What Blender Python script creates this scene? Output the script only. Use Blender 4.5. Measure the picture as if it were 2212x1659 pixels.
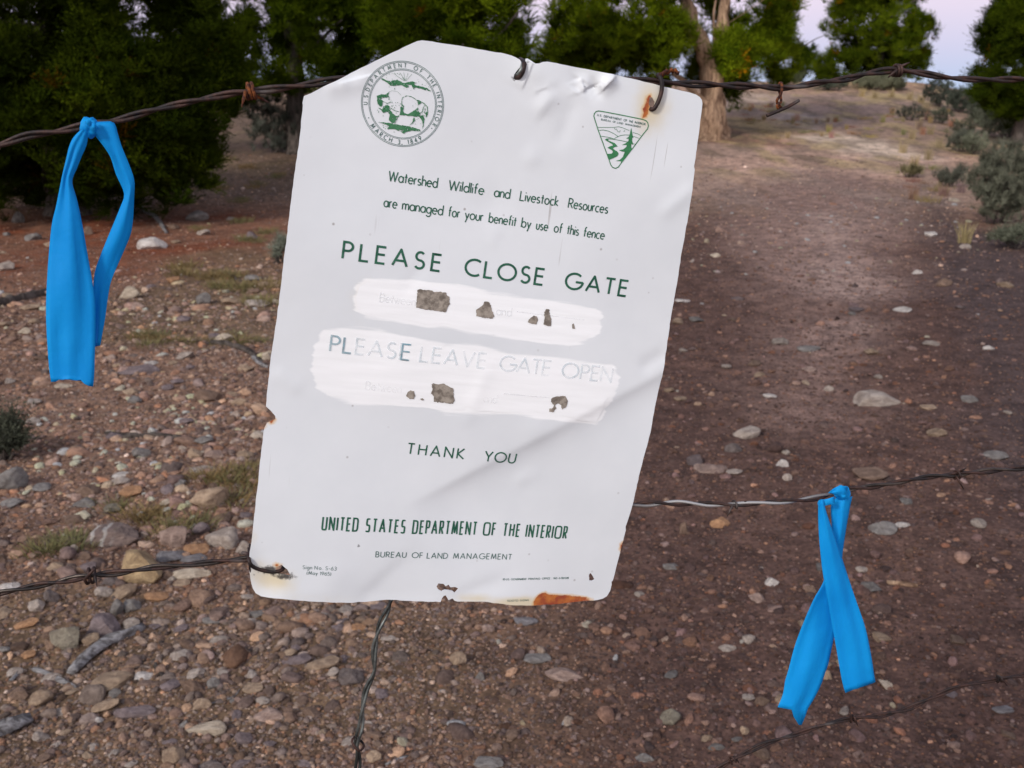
import bpy, math, random
import numpy as np
from mathutils import Vector as V, Matrix
from mathutils.geometry import delaunay_2d_cdt
from mathutils import noise as mnoise

random.seed(7)
rng = np.random.default_rng(7)
for o in list(bpy.data.objects): bpy.data.objects.remove(o)
SC = bpy.context.scene
COL = SC.collection

# ------------------------------------------------------------------ camera
CAM_H = 1.30
PITCH = math.radians(15.93)
cam_d = bpy.data.cameras.new('camera'); cam = bpy.data.objects.new('camera', cam_d); COL.objects.link(cam)
cam_d.sensor_width = 36.0; cam_d.lens = 35.02
cam_d.clip_start = 0.05; cam_d.clip_end = 6000
cam.location = (0, 0, CAM_H); cam.rotation_euler = (math.pi/2 - PITCH, 0, 0)
cam_d.dof.use_dof = True; cam_d.dof.focus_distance = 0.655; cam_d.dof.aperture_fstop = 20.0
cam_d.dof.aperture_blades = 7
SC.camera = cam

# ------------------------------------------------------------------ sky, sun, exposure
w = bpy.data.worlds.new('World'); SC.world = w; w.use_nodes = True
nt = w.node_tree; nt.nodes.clear()
def wn(t, **k):
    n = nt.nodes.new(t)
    for a, b in k.items(): setattr(n, a, b)
    return n
tc = wn('ShaderNodeTexCoord'); sep = wn('ShaderNodeSeparateXYZ'); nt.links.new(tc.outputs['Generated'], sep.inputs[0])
ramp = wn('ShaderNodeValToRGB'); nt.links.new(sep.outputs['Z'], ramp.inputs[0])
cr = ramp.color_ramp
cr.elements[0].position = 0.0; cr.elements[0].color = (0.42, 0.55, 0.80, 1)
cr.elements[1].position = 1.0; cr.elements[1].color = (0.16, 0.21, 0.35, 1)
for p, c in ((0.012, (0.50, 0.60, 0.83)), (0.045, (0.64, 0.63, 0.83)), (0.09, (0.83, 0.71, 0.85)), (0.20, (0.72, 0.63, 0.77)), (0.45, (0.36, 0.38, 0.52))):
    e = cr.elements.new(p); e.color = (*c, 1)
# brighter after-sunset sky on the side behind the camera
mr = wn('ShaderNodeMapRange'); nt.links.new(sep.outputs['Y'], mr.inputs[0])
mr.inputs[1].default_value = 0.3; mr.inputs[2].default_value = -1.0; mr.inputs[3].default_value = 0.0; mr.inputs[4].default_value = 1.0
mr.interpolation_type = 'SMOOTHSTEP'
glow = wn('ShaderNodeMix', data_type='RGBA', blend_type='ADD'); glow.inputs[0].default_value = 1
mul = wn('ShaderNodeVectorMath', operation='SCALE'); mul.inputs[0].default_value = (0.62, 0.62, 0.60); nt.links.new(mr.outputs[0], mul.inputs['Scale'])
nt.links.new(ramp.outputs[0], glow.inputs[6]); nt.links.new(mul.outputs[0], glow.inputs[7])
sky = wn('ShaderNodeTexSky', sky_type='NISHITA'); sky.sun_disc = False
SUN_EL, SUN_AZ = math.radians(33), math.radians(218)       # azimuth from +Y, clockwise
sky.sun_elevation = SUN_EL; sky.sun_rotation = SUN_AZ
sk = wn('ShaderNodeVectorMath', operation='SCALE'); nt.links.new(sky.outputs[0], sk.inputs[0]); sk.inputs['Scale'].default_value = 0.004
tot = wn('ShaderNodeVectorMath', operation='ADD'); nt.links.new(glow.outputs[2], tot.inputs[0]); nt.links.new(sk.outputs[0], tot.inputs[1])
bg = wn('ShaderNodeBackground'); bg.inputs[1].default_value = 1.0; nt.links.new(tot.outputs[0], bg.inputs[0])
wo = wn('ShaderNodeOutputWorld'); nt.links.new(bg.outputs[0], wo.inputs[0])
sd = bpy.data.lights.new('sun', 'SUN'); sd.energy = 2.35; sd.angle = math.radians(11); sd.color = (1.0, 0.95, 0.90)
so = bpy.data.objects.new('sun', sd); COL.objects.link(so)
sdir = V((math.sin(SUN_AZ)*math.cos(SUN_EL), math.cos(SUN_AZ)*math.cos(SUN_EL), math.sin(SUN_EL)))
so.rotation_euler = sdir.to_track_quat('Z', 'Y').to_euler(); so.location = (0, -5, 8)
SC.view_settings.view_transform = 'Standard'; SC.view_settings.look = 'None'
SC.view_settings.exposure = 0.02; SC.view_settings.gamma = 1.0
SC.render.engine = 'CYCLES'
SC.cycles.max_bounces = 6; SC.cycles.transparent_max_bounces = 12; SC.cycles.use_denoising = True

# ------------------------------------------------------------------ measuring helpers
FP, CX, CY = 2152.0, 1106.0, 829.5            # focal length and centre in the units of the 2212 px wide view
SP_, CP_ = math.sin(PITCH), math.cos(PITCH)
def ray(ax, ay):
    x = (ax-CX)/FP; y = -(ay-CY)/FP
    return V((x, CP_ + y*SP_, -SP_ + y*CP_))
CAMP = V((0, 0, CAM_H))
def K(x0, y0, wsrc):                            # a crop of the photograph -> 2212 units
    s = wsrc/2212/1.6492
    return lambda cx, cy: (x0/1.6492 + cx*s, y0/1.6492 + cy*s)
def sm(a, b, x):
    t = np.clip((x-a)/(b-a), 0, 1); return t*t*(3-2*t)

# cheap numpy value noise
_perm = rng.random((64, 64))
def vnoise(x, y):
    xi = np.floor(x).astype(int); yi = np.floor(y).astype(int); fx = x-xi; fy = y-yi
    fx = fx*fx*(3-2*fx); fy = fy*fy*(3-2*fy)
    a = _perm[xi % 64, yi % 64]; b = _perm[(xi+1) % 64, yi % 64]; c = _perm[xi % 64, (yi+1) % 64]; d = _perm[(xi+1) % 64, (yi+1) % 64]
    return (a*(1-fx)+b*fx)*(1-fy) + (c*(1-fx)+d*fx)*fy
def fbm(x, y, o=4):
    r = 0; a = .5
    for i in range(o):
        r = r + a*vnoise(x*2**i + 17*i, y*2**i + 9*i); a /= 2
    return r

def height(x, y):
    x = np.asarray(x, float); y = np.asarray(y, float)
    top = 0.00225*np.clip(y-3, 0, 28)**2
    far = np.clip(y-30, 0, None)
    top = top + 0.05*np.minimum(far, 5)*np.exp(-far/6)
    top = top*(1-0.7*sm(36, 75, y)) - 7*sm(70, 500, y) - 30*sm(500, 4000, y)
    side = sm(0.37, 0.50, x/np.maximum(y, 1)) * sm(14, 24, y)
    top = top*(1-0.30*side)
    near = np.exp(-np.maximum(y, 0)/40)
    bumps = (fbm(x*0.7+3, y*0.7)-.5)*0.10 + (fbm(x*3.1, y*3.1+5, 3)-.5)*0.05
    return top + bumps*near
def G(ax, ay):
    r = ray(ax, ay)
    t = 1.0; prev = 0
    for i in range(900):
        p = CAMP + r*t
        if p.z < float(height(p.x, p.y)):
            lo, hi = prev, t
            for _ in range(22):
                m = (lo+hi)/2; p = CAMP + r*m
                if p.z < float(height(p.x, p.y)): hi = m
                else: lo = m
            return CAMP + r*hi
        prev = t; t *= 1.01
    return CAMP + r*30
def D(ax, ay, Y):
    r = ray(ax, ay); return CAMP + r*(Y/r.y)

# ------------------------------------------------------------------ object helpers
def tag(o, label=None, cat=None, group=None, kind=None):
    if label: o['label'] = label
    if cat: o['category'] = cat
    if group: o['group'] = group
    if kind: o['kind'] = kind
    return o
def link(name, me, mat=None, parent=None, smooth=True):
    o = bpy.data.objects.new(name, me); COL.objects.link(o)
    if mat is not None and len(me.materials) == 0: me.materials.append(mat)
    if parent is not None: o.parent = parent
    return o
def empty(name, loc=(0, 0, 0)):
    o = bpy.data.objects.new(name, None); COL.objects.link(o); o.location = loc; o.empty_display_size = .1
    return o
def mesh(name, verts, faces, smooth=True):
    me = bpy.data.meshes.new(name); me.from_pydata([tuple(v) for v in verts], [], faces); me.update()
    if smooth: me.polygons.foreach_set('use_smooth', [True]*len(me.polygons))
    return me
def np_mesh(name, v, f, smooth=False):
    """v n x 3, f m x k (all faces of k corners)"""
    v = np.asarray(v, np.float32); f = np.asarray(f, np.int32)
    me = bpy.data.meshes.new(name)
    me.vertices.add(len(v)); me.vertices.foreach_set('co', v.ravel())
    k = f.shape[1]
    me.loops.add(f.size); me.loops.foreach_set('vertex_index', f.ravel())
    me.polygons.add(len(f)); me.polygons.foreach_set('loop_start', np.arange(len(f), dtype=np.int32)*k)
    me.update(calc_edges=True); me.validate()
    if smooth: me.polygons.foreach_set('use_smooth', [True]*len(me.polygons))
    return me
def attr(me, name, vals, typ='FLOAT'):
    a = me.attributes.new(name, typ, 'POINT')
    vals = np.asarray(vals, np.float32)
    a.data.foreach_set({'FLOAT': 'value', 'FLOAT_COLOR': 'color', 'FLOAT_VECTOR': 'vector'}[typ], vals.ravel())

def tube_geo(pts, rad, sides=8, cap=True, base=0, wob=0.0):
    """tapered tube along points; returns verts, faces"""
    pts = [V(p) for p in pts]; n = len(pts)
    if not hasattr(rad, '__len__'): rad = [rad]*n
    vs = []; fs = []
    t = (pts[1]-pts[0]).normalized(); nrm = t.orthogonal().normalized()
    for i, p in enumerate(pts):
        t2 = (pts[min(i+1, n-1)] - pts[max(i-1, 0)])
        if t2.length > 1e-9: t2.normalize()
        else: t2 = t
        q = t.rotation_difference(t2); nrm = (q @ nrm); nrm = (nrm - t2*nrm.dot(t2)).normalized(); t = t2
        b = t.cross(nrm)
        for k in range(sides):
            a = 2*math.pi*k/sides
            r = rad[i]*(1+wob*(mnoise.noise(V((math.cos(a)*1.7+5, math.sin(a)*1.7, i*0.35)))))
            vs.append(p + nrm*(math.cos(a)*r) + b*(math.sin(a)*r))
    for i in range(n-1):
        for k in range(sides):
            a = base+i*sides+k; c = base+i*sides+(k+1) % sides
            fs.append((a, c, c+sides, a+sides))
    if cap:
        fs.append(tuple(base+k for k in reversed(range(sides)))); fs.append(tuple(base+(n-1)*sides+k for k in range(sides)))
    return vs, fs
def tube(name, pts, rad, sides, mat, parent=None, wob=0.0):
    v, f = tube_geo(pts, rad, sides, wob=wob); return link(name, mesh(name, v, f), mat, parent)
def multi_tube(name, items, mat, parent=None, sides=8, wob=0.0):
    vs = []; fs = []
    for pts, rad in items:
        v, f = tube_geo(pts, rad, sides, base=len(vs), wob=wob); vs += v; fs += f
    return link(name, mesh(name, vs, fs), mat, parent)
def catmull(pts, step):
    P = [V(p) for p in pts]; P = [P[0]*2-P[1]] + P + [P[-1]*2-P[-2]]
    out = []
    for i in range(1, len(P)-2):
        n = max(2, int((P[i+1]-P[i]).length/step))
        for k in range(n):
            t = k/n
            out.append(0.5*((2*P[i]) + (P[i+1]-P[i-1])*t + (2*P[i-1]-5*P[i]+4*P[i+1]-P[i+2])*t*t + (3*P[i]-P[i-1]-3*P[i+1]+P[i+2])*t**3))
    out.append(P[-2]); return out

# ------------------------------------------------------------------ materials
class M:
    def __init__(s, name, rough=0.8, spec=0.3):
        s.m = bpy.data.materials.new(name); s.m.use_nodes = True; s.t = s.m.node_tree
        s.b = s.t.nodes['Principled BSDF']; s.b.inputs['Roughness'].default_value = rough; s.b.inputs['Specular IOR Level'].default_value = spec
    def n(s, typ, **k):
        x = s.t.nodes.new(typ)
        for a, b in k.items(): setattr(x, a, b)
        return x
    def l(s, a, b): s.t.links.new(a, b)
    def coord(s, kind='Object'):
        return s.n('ShaderNodeTexCoord').outputs[kind]
    def noise(s, scale, det=4, rough=.55, vec=None, dist=0.0):
        x = s.n('ShaderNodeTexNoise'); x.inputs['Scale'].default_value = scale; x.inputs['Detail'].default_value = det
        x.inputs['Roughness'].default_value = rough; x.inputs['Distortion'].default_value = dist
        s.l(vec if vec is not None else s.coord(), x.inputs['Vector']); return x.outputs['Fac']
    def rng(s, v, a, b, c=0.0, d=1.0, smooth=True):
        x = s.n('ShaderNodeMapRange'); s.l(v, x.inputs[0])
        for i, q in enumerate((a, b, c, d)): x.inputs[1+i].default_value = q
        if smooth: x.interpolation_type = 'SMOOTHSTEP'
        return x.outputs[0]
    def mix(s, f, a, b, mode='MIX'):
        x = s.n('ShaderNodeMix', data_type='RGBA', blend_type=mode)
        for v, i in ((f, 0), (a, 6), (b, 7)):
            if isinstance(v, (int, float)): x.inputs[i].default_value = v
            elif isinstance(v, tuple): x.inputs[i].default_value = (*v, 1)[:4]
            else: s.l(v, x.inputs[i])
        return x.outputs[2]
    def math(s, op, a, b=0.0):
        x = s.n('ShaderNodeMath', operation=op)
        for v, i in ((a, 0), (b, 1)):
            if isinstance(v, (int, float)): x.inputs[i].default_value = v
            else: s.l(v, x.inputs[i])
        return x.outputs[0]
    def attr(s, name, out='Fac', typ='GEOMETRY'):
        x = s.n('ShaderNodeAttribute', attribute_name=name, attribute_type=typ); return x.outputs[out]
    def col(s, c):
        if isinstance(c, tuple): s.b.inputs['Base Color'].default_value = (*c, 1)[:4]
        else: s.l(c, s.b.inputs['Base Color'])
    def bump(s, hgt, strength=.3, dist=.01):
        x = s.n('ShaderNodeBump'); x.inputs['Strength'].default_value = strength; x.inputs['Distance'].default_value = dist
        s.l(hgt, x.inputs['Height']); s.l(x.outputs[0], s.b.inputs['Normal'])

def objcolor(m): return m.n('ShaderNodeObjectInfo').outputs['Color']

# soil: the vertex colour holds the kind of soil and the far track's brighter light, noise gives grain
m = M('soil', .95, .15)
co = m.coord()
base = m.attr('soil', 'Color')
c = m.mix(m.rng(m.noise(9, 6, .65, co), .3, .7), m.mix(1.0, base, (.62, .60, .60), 'MULTIPLY'), m.mix(1.0, base, (1.35, 1.3, 1.25), 'MULTIPLY'))
c = m.mix(m.rng(m.noise(70, 4, .6, co), .35, .7), m.mix(1.0, c, (.7, .7, .7), 'MULTIPLY'), m.mix(1.0, c, (1.3, 1.28, 1.25), 'MULTIPLY'))
m.col(c)
hh = m.math('ADD', m.noise(130, 5, .6, co), m.math('MULTIPLY', m.noise(25, 4, .6, co), 1.2))
m.bump(hh, .45, .008); SOIL = m.m

def pebble_mat(name, source):
    m = M(name, .85, .25)
    base = m.attr('tint', 'Color', 'INSTANCER') if source == 'inst' else objcolor(m)
    if source == 'inst': co = m.coord('Object')
    else: co = m.coord('Object')
    rn = m.n('ShaderNodeObjectInfo').outputs['Random']
    add = m.n('ShaderNodeVectorMath', operation='ADD'); m.l(co, add.inputs[0])
    cmb = m.n('ShaderNodeCombineXYZ'); m.l(m.math('MULTIPLY', rn, 37.0), cmb.inputs[0]); m.l(m.math('MULTIPLY', rn, 91.0), cmb.inputs[1]); m.l(cmb.outputs[0], add.inputs[1])
    v = add.outputs[0]
    n1 = m.noise(1.8, 5, .65, v, .6); n2 = m.noise(14, 3, .7, v)
    c = m.mix(m.rng(n1, .35, .68), m.mix(1.0, base, (.66, .62, .60), 'MULTIPLY'), m.mix(1.0, base, (1.18, 1.16, 1.14), 'MULTIPLY'))
    c = m.mix(m.rng(n2, .3, .75), m.mix(1.0, c, (.8, .8, .8), 'MULTIPLY'), m.mix(1.0, c, (1.15, 1.13, 1.1), 'MULTIPLY'))
    # dust from the soil clings in patches
    c = m.mix(m.math('MULTIPLY', m.rng(m.noise(2.7, 5, .6, v), .54, .7), .35), c, (.17, .12, .092))
    m.col(c)
    m.bump(m.math('ADD', n1, m.math('MULTIPLY', n2, .35)), .55, .18 if source == 'inst' else .12)
    return m.m
GRAVEL = pebble_mat('gravel_stone', 'inst'); STONE = pebble_mat('stone', 'obj')
m = M('banded_stone', .85, .25)
co = m.coord(); wv = m.n('ShaderNodeTexWave', bands_direction='X'); wv.inputs['Scale'].default_value = .85; wv.inputs['Distortion'].default_value = 5.5
wv.inputs['Detail'].default_value = 3; m.l(co, wv.inputs[0])
sx = m.n('ShaderNodeSeparateXYZ'); m.l(co, sx.inputs[0]); bm_ = m.math('MULTIPLY', m.rng(wv.outputs['Fac'], .5, .95), m.rng(sx.outputs[0], .25, -.25))
c = m.mix(bm_, (.25, .18, .15), (.50, .45, .40))
c = m.mix(m.rng(m.noise(5, 4, .6, co), .35, .7), m.mix(1.0, c, (.7, .7, .7), 'MULTIPLY'), c)
m.col(c); m.bump(m.noise(4, 6, .6, co), .5, .12); BANDED = m.m

m = M('rusty_wire', .55, .4)
co = m.coord(); n1 = m.noise(90, 5, .65, co)
c = m.mix(m.rng(n1, .38, .66), (.020, .015, .014), (.070, .034, .025))
c = m.mix(m.rng(m.noise(35, 3, .5, co), .60, .78), c, (.13, .11, .10)); m.col(c)
m.b.inputs['Metallic'].default_value = .35; m.bump(m.noise(900, 4, .6, co), .5, .0006); RUSTW = m.m
m = M('orange_rust_wire', .8, .2); co = m.coord()
m.col(m.mix(m.rng(m.noise(260, 4, .6, co), .4, .65), (.045, .018, .014), (.24, .075, .022))); m.bump(m.noise(1200, 4, .6, co), .6, .0008); ORUST = m.m
m = M('worn_dark_wire', .38, .5); co = m.coord(); sx = m.n('ShaderNodeSeparateXYZ'); m.l(co, sx.inputs[0])
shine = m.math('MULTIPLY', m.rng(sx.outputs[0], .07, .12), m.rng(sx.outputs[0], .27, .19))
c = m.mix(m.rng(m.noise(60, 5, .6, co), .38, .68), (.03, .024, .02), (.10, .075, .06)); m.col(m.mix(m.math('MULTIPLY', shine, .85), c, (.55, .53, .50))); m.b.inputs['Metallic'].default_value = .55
m.bump(m.noise(700, 4, .6, co), .3, .0005); DARKW = m.m
m = M('zinc_wire', .42, .5); co = m.coord()
m.col(m.mix(m.rng(m.noise(60, 5, .6, co), .38, .68), (.06, .065, .06), (.26, .28, .26))); m.b.inputs['Metallic'].default_value = .75
m.bump(m.noise(700, 4, .6, co), .3, .0005); ZINC = m.m

m = M('blue_plastic_tape', .62, .2); co = m.coord()
m.col(m.mix(m.rng(m.noise(14, 3, .5, co), .35, .7), (.004, .345, .78), (.008, .41, .86)))
m.b.inputs['Transmission Weight'].default_value = 0
mx = m.n('ShaderNodeMixShader'); tr = m.n('ShaderNodeBsdfTranslucent'); tr.inputs[0].default_value = (0, .46, .90, 1); mx.inputs[0].default_value = .38
m.l(m.b.outputs[0], mx.inputs[1]); m.l(tr.outputs[0], mx.inputs[2]); m.l(mx.outputs[0], m.t.nodes['Material Output'].inputs[0])
mp = m.n('ShaderNodeMapping'); mp.inputs['Scale'].default_value = (420, 420, 30); m.l(co, mp.inputs[0]); wv = m.math('ADD', m.noise(55, 4, .6, co), m.math('MULTIPLY', m.noise(1, 3, .5, mp.outputs[0]), .10)); m.bump(wv, .22, .004); TAPE = m.m

m = M('sign_enamel', .38, .45)
co = m.coord()
base = m.mix(m.rng(m.noise(9, 5, .65, co), .3, .72), (.685, .705, .715), (.735, .752, .757))
# dirt specks and fine scratches
sp = m.n('ShaderNodeTexVoronoi'); sp.inputs['Scale'].default_value = 95; m.l(co, sp.inputs['Vector'])
spk = m.math('MULTIPLY', m.rng(sp.outputs['Distance'], .12, .04), m.rng(m.noise(23, 2, .5, co), .55, .64))
base = m.mix(m.math('MULTIPLY', spk, .8), base, (.30, .27, .25))
wv = m.n('ShaderNodeTexNoise'); wv.inputs['Scale'].default_value = 5; mp = m.n('ShaderNodeMapping'); mp.inputs['Rotation'].default_value = (0, 0, -.9); mp.inputs['Scale'].default_value = (60, 2.0, 1)
m.l(co, mp.inputs[0]); m.l(mp.outputs[0], wv.inputs['Vector']); wv.inputs['Detail'].default_value = 2
scr = m.math('MULTIPLY', m.rng(wv.outputs['Fac'], .70, .74), m.rng(m.noise(17, 2, .5, co), .55, .66))
base = m.mix(m.math('MULTIPLY', scr, .6), base, (.36, .33, .31))
pmp = m.n('ShaderNodeMapping'); pmp.inputs['Scale'].default_value = (22, 210, 1); pmp.inputs['Rotation'].default_value = (0, 0, -.02); m.l(co, pmp.inputs[0])
pbr = m.n('ShaderNodeTexNoise'); pbr.inputs['Scale'].default_value = 1; pbr.inputs['Detail'].default_value = 4; m.l(pmp.outputs[0], pbr.inputs['Vector'])
pcol = m.mix(m.rng(pbr.outputs['Fac'], .3, .7), (.87, .872, .86), (.92, .92, .91))
pm = m.rng(m.math('ADD', m.attr('paint'), m.math('MULTIPLY', m.math('SUBTRACT', pbr.outputs['Fac'], .5), 9.0)), -1.8, .3)
base = m.mix(pm, base, pcol)
st = m.attr('stain')
base = m.mix(m.rng(m.math('ADD', st, m.math('MULTIPLY', m.math('SUBTRACT', m.noise(60, 5, .6, co), .5), .7)), .12, 1.1, 0, .85), base, (.66, .56, .36))
gr = m.attr('grime')
base = m.mix(m.rng(m.math('ADD', gr, m.math('MULTIPLY', m.math('SUBTRACT', m.noise(350, 5, .7, co), .5), 1.6)), .45, .95, 0, .92), base, (.035, .03, .03))
ru = m.math('ADD', m.attr('rust'), m.math('MULTIPLY', m.math('SUBTRACT', m.noise(200, 5, .65, co), .5), .9))
rc = m.mix(m.rng(m.noise(120, 4, .6, co), .35, .7), (.27, .045, .018), (.50, .16, .03))
base = m.mix(m.rng(ru, -.25, .35, 0, .75), base, (.66, .40, .16))
rmask = m.rng(ru, .22, .5); base = m.mix(rmask, base, rc)
m.col(base)
ro = m.math('ADD', .34, m.math('MULTIPLY', rmask, .5)); m.l(ro, m.b.inputs['Roughness'])
m.bump(m.math('ADD', m.noise(11, 3, .5, co), m.math('MULTIPLY', m.noise(260, 2, .5, co), .02)), .22, .006); ENAMEL = m.m
m = M('sign_back_steel', .5, .4); m.col((.35, .35, .34)); m.b.inputs['Metallic'].default_value = .6; BACKM = m.m

def ink(name, c1, c2, alpha=None):
    m = M(name, .5, .3); co = m.coord()
    m.col(m.mix(m.rng(m.noise(160, 4, .6, co), .35, .7), c1, c2))
    if alpha:
        m.l(m.rng(m.noise(45, 4, .6, co), .3, .7, alpha[0], alpha[1]), m.b.inputs['Alpha'])
    return m.m
INK = ink('dark_green_ink', (.014, .085, .05), (.03, .13, .075))
INKB = ink('thin_green_ink', (.05, .12, .10), (.09, .17, .14))
INKS = ink('seal_picture_ink', (.03, .15, .06), (.06, .20, .09))
INKG = ink('seal_green_ink', (.03, .17, .06), (.05, .22, .09))
_m = INKS.node_tree; _n = _m.nodes.new('ShaderNodeTexNoise'); _n.inputs['Scale'].default_value = 900; _c = _m.nodes.new('ShaderNodeTexCoord'); _m.links.new(_c.outputs['Object'], _n.inputs['Vector'])
_r = _m.nodes.new('ShaderNodeMapRange'); _m.links.new(_n.outputs['Fac'], _r.inputs[0]); _r.inputs[1].default_value = .34; _r.inputs[2].default_value = .42; _m.links.new(_r.outputs[0], _m.nodes['Principled BSDF'].inputs['Alpha'])
INKF = ink('buried_blue_grey_ink', (.55, .65, .69), (.76, .80, .82), (.05, .55))
INKFF = ink('buried_pale_ink', (.66, .69, .70), (.74, .76, .77), (.0, .35))
INKBL = ink('half_buried_ink', (.13, .30, .36), (.34, .46, .50), (.45, .95))
m = M('white_overpaint', .38, .45); co = m.coord()
mp = m.n('ShaderNodeMapping'); mp.inputs['Scale'].default_value = (22, 210, 1); mp.inputs['Rotation'].default_value = (0, 0, -.02); m.l(co, mp.inputs[0])
br = m.n('ShaderNodeTexNoise'); br.inputs['Scale'].default_value = 1; br.inputs['Detail'].default_value = 4; m.l(mp.outputs[0], br.inputs['Vector'])
m.col(m.mix(m.rng(br.outputs['Fac'], .3, .7), (.87, .872, .86), (.92, .92, .91)))
m.bump(br.outputs['Fac'], .2, .0008); OVERP = m.m
m = M('bare_weathered_metal', .7, .3); co = m.coord()
c = m.mix(m.rng(m.noise(170, 5, .7, co), .35, .66), (.14, .115, .092), (.36, .31, .255)); m.col(c); m.bump(m.noise(300, 4, .6, co), .4, .0008); BARE = m.m

def leaf_mat(name, a, b, transl=.12):
    m = M(name, .95, .04)
    t = m.attr('tint', 'Color', 'INSTANCER')
    rn = m.n('ShaderNodeObjectInfo').outputs['Random']
    c = m.mix(rn, a, b); c = m.mix(1.0, c, t, 'MULTIPLY'); m.col(c)
    mx = m.n('ShaderNodeMixShader'); tr = m.n('ShaderNodeBsdfTranslucent'); m.l(c, tr.inputs[0]); mx.inputs[0].default_value = transl
    m.l(m.b.outputs[0], mx.inputs[1]); m.l(tr.outputs[0], mx.inputs[2]); m.l(mx.outputs[0], m.t.nodes['Material Output'].inputs[0])
    return m.m
JUNIPER = leaf_mat('juniper_foliage', (.038, .062, .003), (.120, .150, .008), .08)
SAGE = leaf_mat('sage_foliage', (.13, .135, .105), (.28, .28, .225), .05)
def bark_mat(name, a, b):
    m = M(name, .9, .15); co = m.coord(); mp = m.n('ShaderNodeMapping'); mp.inputs['Scale'].default_value = (14, 14, 1.6); m.l(co, mp.inputs[0])
    n = m.noise(1.4, 6, .7, mp.outputs[0], .8); m.col(m.mix(m.rng(n, .34, .66), a, b)); m.bump(n, .9, .06); return m.m
BARK = bark_mat('reddish_tan_bark', (.18, .105, .065), (.60, .40, .26)); GBARK = bark_mat('grey_bark', (.05, .04, .034), (.17, .14, .12))
def wood_mat():
    m = M('weathered_wood', .85, .2); co = m.coord(); mp = m.n('ShaderNodeMapping'); mp.inputs['Scale'].default_value = (9, 55, 70); mp.inputs['Rotation'].default_value = (0, 0, -1.0); m.l(co, mp.inputs[0])
    n = m.noise(1.2, 5, .65, mp.outputs[0], .3); m.col(m.mix(m.rng(n, .38, .62), (.09, .08, .075), (.30, .285, .28))); m.bump(n, .8, .01); return m.m
WOOD = wood_mat()
m = M('dry_grass', .8, .2); m.col(m.mix(m.n('ShaderNodeObjectInfo').outputs['Random'], objcolor(m), m.mix(1.0, objcolor(m), (1.3, 1.25, 1.15), 'MULTIPLY'))); GRASSM = m.m

# ------------------------------------------------------------------ ground
def inside(px, py, poly):
    c = np.zeros(px.shape, bool); n = len(poly)
    for i in range(n):
        x1, y1 = poly[i]; x2, y2 = poly[(i+1) % n]
        cond = ((y1 > py) != (y2 > py)) & (px < (x2-x1)*(py-y1)/((y2-y1) if y2 != y1 else 1e-12)+x1); c ^= cond
    return c
def pdist(px, py, poly, closed=True):
    d = np.full(px.shape, 1e9); n = len(poly)
    for i in range(n if closed else n-1):
        x1, y1 = poly[i]; x2, y2 = poly[(i+1) % n]; dx, dy = x2-x1, y2-y1; L = dx*dx+dy*dy+1e-18
        t = np.clip(((px-x1)*dx+(py-y1)*dy)/L, 0, 1); d = np.minimum(d, np.hypot(px-x1-t*dx, py-y1-t*dy))
    return d
def sdf(px, py, poly):
    d = pdist(px, py, poly); return np.where(inside(px, py, poly), d, -d)
SOILZ = [([tuple(G(*q)[:2]) for q in pl], c_, sf, k_) for pl, c_, sf, k_ in [
    ([(-300, 860), (570, 700), (565, 1120), (-300, 1130)], (.25, .155, .108), .5, .8),
    ([(1380, 1100), (1440, 800), (1480, 560), (1490, 420), (1540, 340), (1900, 340), (1975, 420), (1985, 560), (2040, 800), (2100, 1000), (2140, 1300), (2230, 1700), (1250, 1700)], (.115, .069, .056), .22, .8),
    ([(1560, 350), (1960, 350), (1975, 520), (1900, 720), (1840, 900), (1700, 900), (1640, 600), (1540, 420)], (.275, .185, .155), .4, .85),
    ([(1740, 460), (1830, 450), (1900, 640), (1900, 760), (1840, 760), (1790, 640)], (.38, .28, .24), .3, .65),
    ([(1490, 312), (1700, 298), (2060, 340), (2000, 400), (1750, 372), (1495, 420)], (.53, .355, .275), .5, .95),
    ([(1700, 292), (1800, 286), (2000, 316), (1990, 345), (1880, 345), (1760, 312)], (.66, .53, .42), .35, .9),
    ([(1560, 215), (1700, 200), (2010, 205), (2020, 262), (1850, 275), (1640, 258)], (.34, .245, .205), .8, .8),
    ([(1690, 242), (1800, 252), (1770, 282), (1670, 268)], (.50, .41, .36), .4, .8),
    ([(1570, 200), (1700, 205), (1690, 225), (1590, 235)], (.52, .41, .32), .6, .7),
    ([(1545, 258), (1640, 250), (1730, 290), (1650, 302), (1560, 285)], (.38, .27, .12), .4, .8),
    ([(1485, 274), (1560, 268), (1650, 296), (1740, 322), (1600, 312), (1490, 300)], (.25, .10, .04), .35, .85),
    ([(1990, 390), (2080, 480), (2260, 520), (2400, 1400), (2230, 1400), (2130, 1000), (2040, 700)], (.080, .058, .056), .3, .85),
    ([(1860, 205), (2000, 205), (2010, 222), (1880, 216)], (.45, .35, .17), .7, .8)]]
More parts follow.
